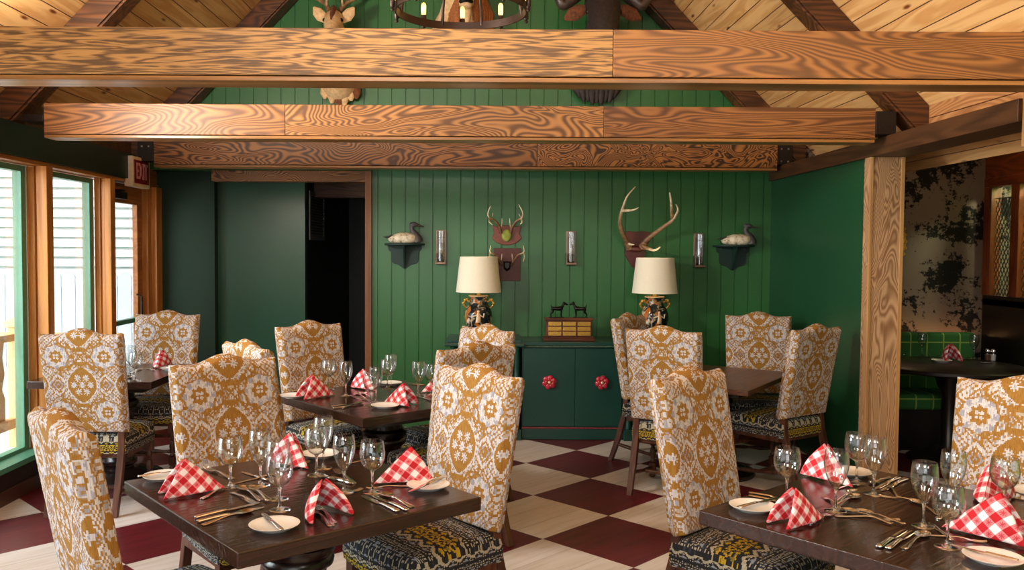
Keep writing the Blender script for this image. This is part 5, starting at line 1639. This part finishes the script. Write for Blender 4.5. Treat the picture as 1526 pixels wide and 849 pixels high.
# deer
c = at_y(508, 109, YB); dr = thing('deer_head', 'mounted pale-eared deer head with antlers, left on green gable', 'mount', (c.x, YB - 0.002, c.z), 0)
mb = MB()
mb.tube([(0, 0.0, -0.12), (0.0, -0.1, -0.1), (0, -0.2, 0.02), (0, -0.28, 0.17), (0, -0.34, 0.3), (0, -0.37, 0.37)], [0.17, 0.165, 0.135, 0.11, 0.095, 0.07], 20, 0.95, up=(1, 0, 0))
mb.tube([(0, -0.30, 0.395), (0, -0.37, 0.385), (0, -0.45, 0.32), (0, -0.53, 0.24), (0, -0.60, 0.18), (0, -0.62, 0.165)], [0.06, 0.085, 0.075, 0.055, 0.047, 0.03], 18, 1.0, up=(1, 0, 0))
mb.build('head', 'hide_pale', dr, smooth=True)
MB().tube([(0, -0.30, 0.45), (0, -0.38, 0.445), (0, -0.46, 0.375), (0, -0.53, 0.29)], [0.045, 0.06, 0.045, 0.02], 12, 0.5, up=(1, 0, 0)).build('forelock', 'hide', dr, smooth=True)
MB().tube([(0, 0, 0.05), (0, -0.09, 0.1), (0, -0.18, 0.21), (0, -0.26, 0.34)], [0.14, 0.135, 0.115, 0.09], 16, 0.8, up=(1, 0, 0)).build('nape', 'hide', dr, smooth=True)
MB().sphere((0, -0.625, 0.17), 0.032, 12, 8, (1.1, 0.7, 0.7)).build('nose', 'black', dr, smooth=True)
for s in (-1, 1):
    MB().tube([(s * 0.07, -0.36, 0.37), (s * 0.11, -0.37, 0.41), (s * 0.145, -0.375, 0.45), (s * 0.175, -0.375, 0.49)], [0.02, 0.05, 0.045, 0.008], 14, 0.35, up=(0, 1, 0)).build('ear', 'hide_pale', dr, smooth=True)
    MB().sphere((s * 0.072, -0.43, 0.365), 0.018, 12, 8).build('eye', 'eye', dr, smooth=True)
    mb = MB()
    antler(mb, [(s * 0.045, -0.34, 0.46), (s * 0.09, -0.30, 0.54), (s * 0.2, -0.26, 0.62), (s * 0.3, -0.3, 0.74), (s * 0.29, -0.4, 0.86), (s * 0.2, -0.46, 0.95)], 0.022, 0.005, 0.2)
    antler(mb, [(s * 0.24, -0.28, 0.66), (s * 0.25, -0.33, 0.78), (s * 0.22, -0.34, 0.9)], 0.014, 0.003, 0.4)
    antler(mb, [(s * 0.07, -0.32, 0.50), (s * 0.065, -0.36, 0.58), (s * 0.06, -0.36, 0.62)], 0.012, 0.003, 0.4)
    mb.build('antler', 'antler', dr, smooth=True)
for k, (x, l, m_) in enumerate(((-0.12, 0.10, 'hide_pale'), (-0.06, 0.15, 'hide_pale'), (0.0, 0.20, 'hide'), (0.045, 0.19, 'hide_pale'), (0.1, 0.12, 'hide_pale'), (0.145, 0.10, 'hide'))):
    MB().tube([(x, -0.06, -0.12), (x * 1.05, -0.10, -0.17 - l * 0.35), (x * 1.1, -0.10, -0.17 - l * 0.8)], [0.05, 0.045, 0.012], 10, 0.6, up=(0, 1, 0)).build('ruff', m_, dr, smooth=True)

# maned head over the chandelier
c = at_y(696, 50, YB); hd = thing('maned_head', 'cream and chestnut maned animal head mounted high behind the chandelier', 'mount', (c.x, YB - 0.002, c.z), 0)
MB().rings([[(0.26 * a * math.cos(2 * PI * i / 20) + dx - 0.05, y + 0.0, z + 0.16 * a * math.sin(2 * PI * i / 20)) for i in range(20)] for (a, dx, y, z) in ((0.85, 0.0, 0.0, 0.0), (0.95, -0.02, -0.06, -0.02), (0.9, -0.02, -0.14, 0.02), (0.75, 0, -0.22, 0.1), (0.62, 0, -0.3, 0.2), (0.55, 0, -0.36, 0.3), (0.3, 0, -0.4, 0.4))]).build('neck', 'hide_pale', hd, smooth=True)
mb = MB()
for s in (-1, 1):
    for k in range(7):
        a = k / 6
        w_ = 0.45 if s < 0 else 1.0
        mb.tube([(s * (0.05 + 0.05 * a), -0.32 + 0.08 * a, 0.30), (s * (0.08 + 0.13 * a * w_), -0.38 + 0.13 * a, 0.1), (s * (0.08 + 0.12 * a * w_), -0.35 + 0.13 * a, -0.06), (s * (0.07 + 0.12 * a * w_), -0.31 + 0.12 * a, -0.12)], [0.04, 0.034, 0.028, 0.012], 8)
mb.build('mane', 'mane', hd, smooth=True)
MB().tube([(0, -0.34, 0.36), (0, -0.45, 0.28), (0, -0.54, 0.18), (0, -0.58, 0.10), (0, -0.59, 0.075)], [0.1, 0.085, 0.068, 0.062, 0.035], 18, up=(1, 0, 0)).build('muzzle', 'hide_pale', hd, smooth=True)
MB().tube([(-0.05, -0.61, 0.11), (-0.02, -0.645, 0.125), (0.02, -0.645, 0.125), (0.05, -0.61, 0.11)], [0.014, 0.026, 0.026, 0.014], 10).build('nose', 'black', hd, smooth=True)
MB().tube([(0, -0.50, 0.09), (0, -0.52, 0.02), (0, -0.49, -0.08)], [0.05, 0.045, 0.012], 12, up=(1, 0, 0)).build('beard', 'hide_pale', hd, smooth=True)
for s in (-1, 1):
    MB().sphere((s * 0.085, -0.43, 0.33), 0.018).build('eye', 'eye', hd, smooth=True)
    MB().tube([(s * 0.08, -0.33, 0.40), (s * 0.14, -0.33, 0.46), (s * 0.17, -0.33, 0.52)], [0.03, 0.04, 0.006], 10, 0.4, up=(0, 1, 0)).build('ear', 'mane', hd, smooth=True)

# buffalo
c = at_y(887, 118, YB); bf = thing('buffalo_head', 'black horned buffalo head mounted high right of the chandelier', 'mount', (c.x, YB - 0.002, c.z), 0)
mb = MB()
mb.tube([(0, 0.0, 0.08), (0, -0.12, 0.08), (0, -0.25, 0.16), (0, -0.34, 0.28), (0, -0.38, 0.42)], [0.21, 0.205, 0.19, 0.175, 0.13], 20, 0.95, up=(1, 0, 0))
mb.tube([(0, -0.3, 0.58), (0, -0.40, 0.56), (0, -0.50, 0.46), (0, -0.6, 0.32), (0, -0.68, 0.2), (0, -0.72, 0.16)], [0.1, 0.155, 0.145, 0.115, 0.1, 0.06], 18, 1.0, up=(1, 0, 0))
mb.build('head', 'hide_black', bf, smooth=True)
MB().tube([(0, -0.72, 0.23), (0, -0.755, 0.18), (0, -0.74, 0.13)], [0.05, 0.065, 0.04], 12, 0.6, up=(1, 0, 0)).build('nose', 'black', bf, smooth=True)
for s in (-1, 1):
    MB().tube(smooth_path([(s * 0.05, -0.40, 0.70), (s * 0.16, -0.40, 0.68), (s * 0.28, -0.42, 0.58), (s * 0.34, -0.44, 0.54), (s * 0.39, -0.45, 0.60), (s * 0.41, -0.44, 0.70), (s * 0.37, -0.42, 0.80)]), [0.09 - 0.085 * (k / 36) ** 1.2 for k in range(37)], 14, 0.75).build('horn', 'horn', bf, smooth=True)
    MB().tube([(s * 0.13, -0.42, 0.52), (s * 0.19, -0.43, 0.50), (s * 0.26, -0.44, 0.46), (s * 0.33, -0.44, 0.42)], [0.03, 0.055, 0.06, 0.012], 12, 0.4, up=(0, 1, 0)).build('ear', 'hide', bf, smooth=True)
    MB().sphere((s * 0.135, -0.50, 0.47), 0.022).build('eye', 'eye', bf, smooth=True)
mb = MB()
for k in range(9):
    x = -0.17 + 0.0425 * k; l = 0.14 + 0.12 * math.cos(x * 7) + 0.03 * (k % 2)
    mb.tube([(x, -0.08, 0.0), (x * 1.0, -0.12, -0.06 - 0.3 * l), (x * 0.9, -0.12, -0.08 - 0.6 * l)], [0.06, 0.05, 0.012], 8)
mb.build('ruff', 'hide_black', bf, smooth=True)

for rt_ in (dr, hd, bf):
    for ch in rt_.children:
        for v in ch.data.vertices:
            if v.co.y > -0.002: v.co.y = -0.002
# ------------------------------------------------------------------ chandelier
YC, ZC, RC = 4.9, 2.985, 0.37
xc = at_y(687, 10, YC).x
cd = thing('chandelier', 'wrought iron ring chandelier with filament bulbs above the front beam', 'chandelier', (xc, YC, ZC))
MB().lathe([(RC, -0.022), (RC, 0.022), (RC - 0.008, 0.022), (RC - 0.008, -0.022), (RC, -0.022)], 64, cap=False).build('ring', 'iron', cd, smooth=True)
for k in range(10):
    a = PI / 2 + 2 * PI * k / 10
    x, y = (RC + 0.02) * math.cos(a), (RC + 0.02) * math.sin(a)
    MB().lathe([(0.006, -0.045), (0.012, -0.035), (0.006, -0.028), (0.014, -0.02), (0.014, 0.02), (0.02, 0.024), (0.016, 0.03), (0.015, 0.05)], 14, (x, y, 0)).build('candle_cup', 'iron', cd, smooth=True)
    b = MB().lathe([(0.009, 0.05), (0.014, 0.06), (0.0145, 0.105), (0.011, 0.118), (0.003, 0.124)], 14, (x, y, 0)).build('bulb', 'bulb', cd, smooth=True)
for a in (0.35, 1.25, 1.9, 2.8, 4.2, 5.2):
    x, y = RC * math.cos(a), RC * math.sin(a)
    MB().tube([(x, y, 0.0), (x * 0.96, y * 0.96, 0.09), (x * 0.5, y * 0.5, 0.6), (x * 0.12, y * 0.12, 1.02)], [0.011, 0.009, 0.008, 0.008], 10).build('hanger', 'iron', cd, smooth=True)
MB().lathe([(0.05, 0.98), (0.06, 1.0), (0.06, 1.04), (0.03, 1.06), (0.01, 1.07), (0.01, roof_z(xc) - ZC - 0.02)], 20).build('crown', 'iron', cd, smooth=True)

# ------------------------------------------------------------------ parlour through the opening
PB = 7.62
bo = thing('banquette', 'green plaid upholstered banquette along the papered parlour wall', 'bench', (3.75, 7.5, 0))
MB().box((-0.90, 0.0, 0.42), (0.58, 0.12, 0.945)).build('backrest', 'plaid', bo, bevel=0.03, seg=3)
MB().box((-0.90, -0.40, 0.34), (0.58, 0.0, 0.47)).build('seat', 'plaid', bo, bevel=0.03, seg=3)
MB().box((-0.90, -0.36, 0.0), (0.58, 0.12, 0.34)).build('base', 'darkwood', bo)
tcx, tcy = 3.72, 6.80
rt = thing('round_table', 'dark round table in the dim parlour beyond the post', 'table', (tcx, tcy, 0))
MB().lathe([(0.53, T - 0.04), (0.545, T - 0.03), (0.545, T - 0.01), (0.53, T), (0.0, T)], 64).build('tabletop', 'darkwood', rt, smooth=True)
MB().lathe([(0.30, 0.0), (0.30, 0.02), (0.10, 0.07), (0.06, 0.12), (0.055, 0.5), (0.09, 0.6), (0.12, T - 0.04)], 28).build('pedestal', 'darkwood', rt, smooth=True)
p = at_z(1374, 530, T); place('gtall', None, 'left goblet on the dim round parlour table', p.x, p.y, T + 0.001, 0, None, 0.95)
p = at_z(1451, 534, T); place('gtall', None, 'right goblet on the dim round parlour table', p.x, p.y, T + 0.001, 0, None, 0.95)
p = at_z(1413, 537, T); place('napb', None, 'red gingham napkin on the dim round parlour table', p.x, p.y, T + 0.001, math.radians(0), 'red gingham napkins', 1.15)
plate(1403, 539, 'white side plate nearer edge of the dim parlour table')
plate(1434, 526, 'white side plate behind the napkin on the dim parlour table')
cut('knife', 1346, 529, 1362, 526, 'knife at left of the dim parlour table')
cut('fork', 1392, 532, 1378, 525, 'fork beside left goblet on the dim parlour table')
cut('spoon', 1432, 537, 1447, 533, 'spoon beside right goblet on the dim parlour table')
cut('knife', 1470, 541, 1490, 543, 'knife before the shakers on the dim parlour table')


def shaker(label, px, py, mat):
    p = at_z(px, py, T); r = thing('shaker', label, 'shaker', (p.x, p.y, T + 0.0005))
    MB().lathe([(0.02, 0), (0.023, 0.004), (0.023, 0.06), (0.019, 0.072), (0.017, 0.075)], 20).build('jar', 'glass', r, smooth=True)
    MB().lathe([(0.020, 0.003), (0.0205, 0.05), (0.018, 0.052)], 20).build('filling', mat, r, smooth=True)
    MB().lathe([(0.019, 0.073), (0.0195, 0.085), (0.015, 0.095), (0.004, 0.1)], 20).build('lid', 'silver', r, smooth=True)


shaker('brown pepper shaker on the dim parlour table', 1471.5, 537, 'leather')
shaker('white salt shaker on the dim parlour table', 1480, 537.5, 'salt')
cz = thing('parlour_chair', 'low brown leather chair before the round parlour table', 'chair', (4.02, 6.02, 0))
MB().box((-0.235, -0.05, 0.5), (0.235, 0.0, 0.805)).build('backrest', 'leather', cz, bevel=0.02, seg=3)
MB().box((-0.235, 0.0, 0.40), (0.235, 0.42, 0.47)).build('seat', 'leather', cz, bevel=0.02, seg=3)
for x, y in ((-0.21, -0.03), (0.21, -0.03), (-0.21, 0.38), (0.21, 0.38)):
    MB().hexa([(x - 0.015, y - 0.015, 0), (x + 0.015, y - 0.015, 0), (x + 0.015, y + 0.015, 0), (x - 0.015, y + 0.015, 0)], [(x - 0.02, y - 0.02, 0.5 if y < 0 else 0.4), (x + 0.02, y - 0.02, 0.5 if y < 0 else 0.4), (x + 0.02, y + 0.02, 0.5 if y < 0 else 0.4), (x - 0.02, y + 0.02, 0.5 if y < 0 else 0.4)]).build('leg', 'darkwood', cz)
mr = thing('wall_mirror', 'round gilt-framed mirror half hidden behind the square post', 'mirror', (3.44, PYB - 0.001, 1.74))
mb = MB(); mb.tube([(0.34 * math.cos(2 * PI * k / 48), -0.02, 0.34 * math.sin(2 * PI * k / 48)) for k in range(49)], 0.024, 10)
for k in range(40): mb.sphere((0.365 * math.cos(2 * PI * k / 40), -0.022, 0.365 * math.sin(2 * PI * k / 40)), 0.014, 8, 5)
mb.build('frame', 'gold', mr, smooth=True)
MB().lathe([(0.325, 0.0), (0.325, 0.008)], 40).build('glass', 'mirror', mr).matrix_local = Matrix.Rotation(PI / 2, 4, 'X')

# red-brown lattice partition on the parlour's right side
pt = thing('lattice_partition', 'red-brown wooden partition with diamond lattice openings in parlour', 'partition', (PXR, 6.4, 0))
y0, y1 = -2.4, 1.33
MB().box((0, y0, 0), (0.07, y1, 1.24)).box((0.0, y0, 1.18), (0.08, y1, 1.27)).build('lower_panel', 'darkwood', pt, bevel=0.003)
MB().box((-0.005, y0, 2.30), (0.08, y1, 2.53)).box((-0.03, y0, 2.53), (0.1, y1, 2.565)).box((-0.012, y0, 2.22), (0.085, y1, 2.30)).build('cornice_board', 'redwood_y', pt, bevel=0.004)
op = []
yy = y1 - 0.11
MB().box((-0.01, y1 - 0.11, 1.27), (0.08, y1, 2.22)).build('stile', 'redwood', pt, bevel=0.004)
while yy > y0 + 0.5:
    op.append((yy - 0.28, yy)); MB().box((-0.01, yy - 0.28 - 0.11, 1.27), (0.08, yy - 0.28, 2.22)).build('stile', 'redwood', pt, bevel=0.004); yy -= 0.39
for a, b in op:
    mb = MB(); z0, z1 = 1.27, 2.12; n = 6; st = (b - a) / n; m = 26
    hh = z1 - z0
    k = -n * 3
    for k in range(-16, 17):
        for s in (-1, 1):
            ys = a + st * k; pts = []
            za, zb_ = z0, z1
            sl = s * 0.62
            # clip the diagonal y = ys + sl*(z - z0) to the opening
            t0, t1 = 0.0, hh
            lo, hi = (a - ys) / sl, (b - ys) / sl
            if lo > hi: lo, hi = hi, lo
            t0, t1 = max(t0, lo), min(t1, hi)
            if t1 - t0 < 0.01: continue
            mb.tube([(0.035, ys + sl * t0, z0 + t0), (0.035, ys + sl * t1, z0 + t1)], 0.0042, 5)
    mb.tube([(0.035, a, z1), (0.035, b, z1)], 0.004, 5)
    mb.build('lattice', 'black', pt)

# ------------------------------------------------------------------ light
W = bpy.data.worlds.new('sky'); bpy.context.scene.world = W; W.use_nodes = True
nt = W.node_tree; bg = nt.nodes['Background']
sky = nt.nodes.new('ShaderNodeTexSky')
sky.sky_type = 'HOSEK_WILKIE'; sky.sun_direction = Vector((-0.5, -0.45, 0.75)).normalized(); sky.turbidity = 3.0
mixw = nt.nodes.new('ShaderNodeMix'); mixw.data_type = 'RGBA'; mixw.inputs[0].default_value = 0.75
nt.links.new(sky.outputs[0], mixw.inputs[6]); mixw.inputs[7].default_value = (1.0, 1.0, 1.0, 1)
nt.links.new(mixw.outputs[2], bg.inputs[0]); bg.inputs[1].default_value = 2.1


def area(name, loc, target, sx, sy, power, col, portal=False, spread=None):
    ld = bpy.data.lights.new(name, 'AREA'); ld.shape = 'RECTANGLE'; ld.size = sx; ld.size_y = sy; ld.energy = power; ld.color = col
    o = bpy.data.objects.new(name, ld); C.objects.link(o); o.location = loc
    o.rotation_euler = (Vector(target) - Vector(loc)).to_track_quat('-Z', 'Y').to_euler()
    if portal: ld.cycles.is_portal = True
    if spread: ld.spread = spread
    return o


sd = bpy.data.lights.new('sun', 'SUN'); sd.energy = 4.5; sd.angle = math.radians(1.0); sd.color = (1.0, 0.95, 0.86)
so = bpy.data.objects.new('sun', sd); C.objects.link(so); so.rotation_euler = Vector((0.22, 0.62, -1.0)).to_track_quat('-Z', 'Y').to_euler()
area('window_portal', (XL - 0.22, 2.6, 1.25), (XL + 2, 2.6, 1.25), 2.1, 10.8, 1, (1, 1, 1), portal=True)
# added area light for extra daylight indoors, out of view above the window heads
area('daylight_fill', (-5.0, 3.2, 3.7), (0.3, 4.2, 0.7), 2.2, 10.0, 1350, (0.92, 0.97, 1.0))
area('near_window', (-0.3, NEAR - 0.3, 1.5), (0.0, 4.0, 1.2), 3.4, 1.9, 35, (0.95, 0.98, 1.0))
# ceiling lamps of the room behind the viewer, added unseen warm fill for the right ceiling slope, and the parlour's own lamps
area('room_lamp', (-0.9, -1.2, 3.4), (0.2, 5.0, 2.1), 1.6, 1.2, 105, (1.0, 0.91, 0.78))
area('room_lamp', (1.7, -1.4, 2.9), (0.6, 5.0, 2.2), 1.0, 1.0, 40, (1.0, 0.9, 0.76))
area('ceiling_slope_fill', (-2.55, 4.15, 2.62), (1.6, 5.3, 4.3), 0.5, 0.35, 120, (1.0, 0.91, 0.78))
area('ceiling_slope_fill', (-2.3, 2.2, 3.1), (2.4, 3.0, 3.9), 0.5, 1.6, 90, (1.0, 0.91, 0.78), spread=1.6)
for (x, y, z, e, r, col) in ((3.9, 6.6, 2.55, 5, 0.06, (1.0, 0.62, 0.34)), (4.95, 6.6, 2.5, 85, 0.08, (0.95, 1.0, 0.62)), (0.0, 1.8, 4.2, 10, 0.25, (1.0, 0.8, 0.55))):
    ld = bpy.data.lights.new('point_light', 'POINT'); ld.energy = e; ld.color = col; ld.shadow_soft_size = r  # bare point lights, no fixtures; the greenish one lights plaster behind the lattice
    o = bpy.data.objects.new('point_light', ld); C.objects.link(o); o.location = (x, y, z)
area('banquette_strip', (3.75, 7.68, 0.90), (3.75, 7.70, 2.0), 1.4, 0.03, 1.1, (1.0, 0.5, 0.2))
for lx in (-0.005, 1.555):
    ld = bpy.data.lights.new('table_lamp_light', 'POINT'); ld.energy = 0.8; ld.color = (1.0, 0.78, 0.5); ld.shadow_soft_size = 0.04
    o = bpy.data.objects.new('table_lamp_light', ld); C.objects.link(o); o.location = (lx, 7.655, 1.50)
sc = bpy.context.scene
sc.view_settings.view_transform = 'Standard'; sc.view_settings.look = 'None'; sc.view_settings.gamma = 1.0; sc.view_settings.use_curve_mapping = False
sc.view_settings.exposure = 0.22
sc.cycles.use_denoising = True
sc.cycles.max_bounces = 10; sc.cycles.diffuse_bounces = 5; sc.cycles.glossy_bounces = 4; sc.cycles.transmission_bounces = 8; sc.cycles.transparent_max_bounces = 24
sc.cycles.caustics_reflective = False; sc.cycles.caustics_refractive = False
sc.cycles.sample_clamp_indirect = 6.0
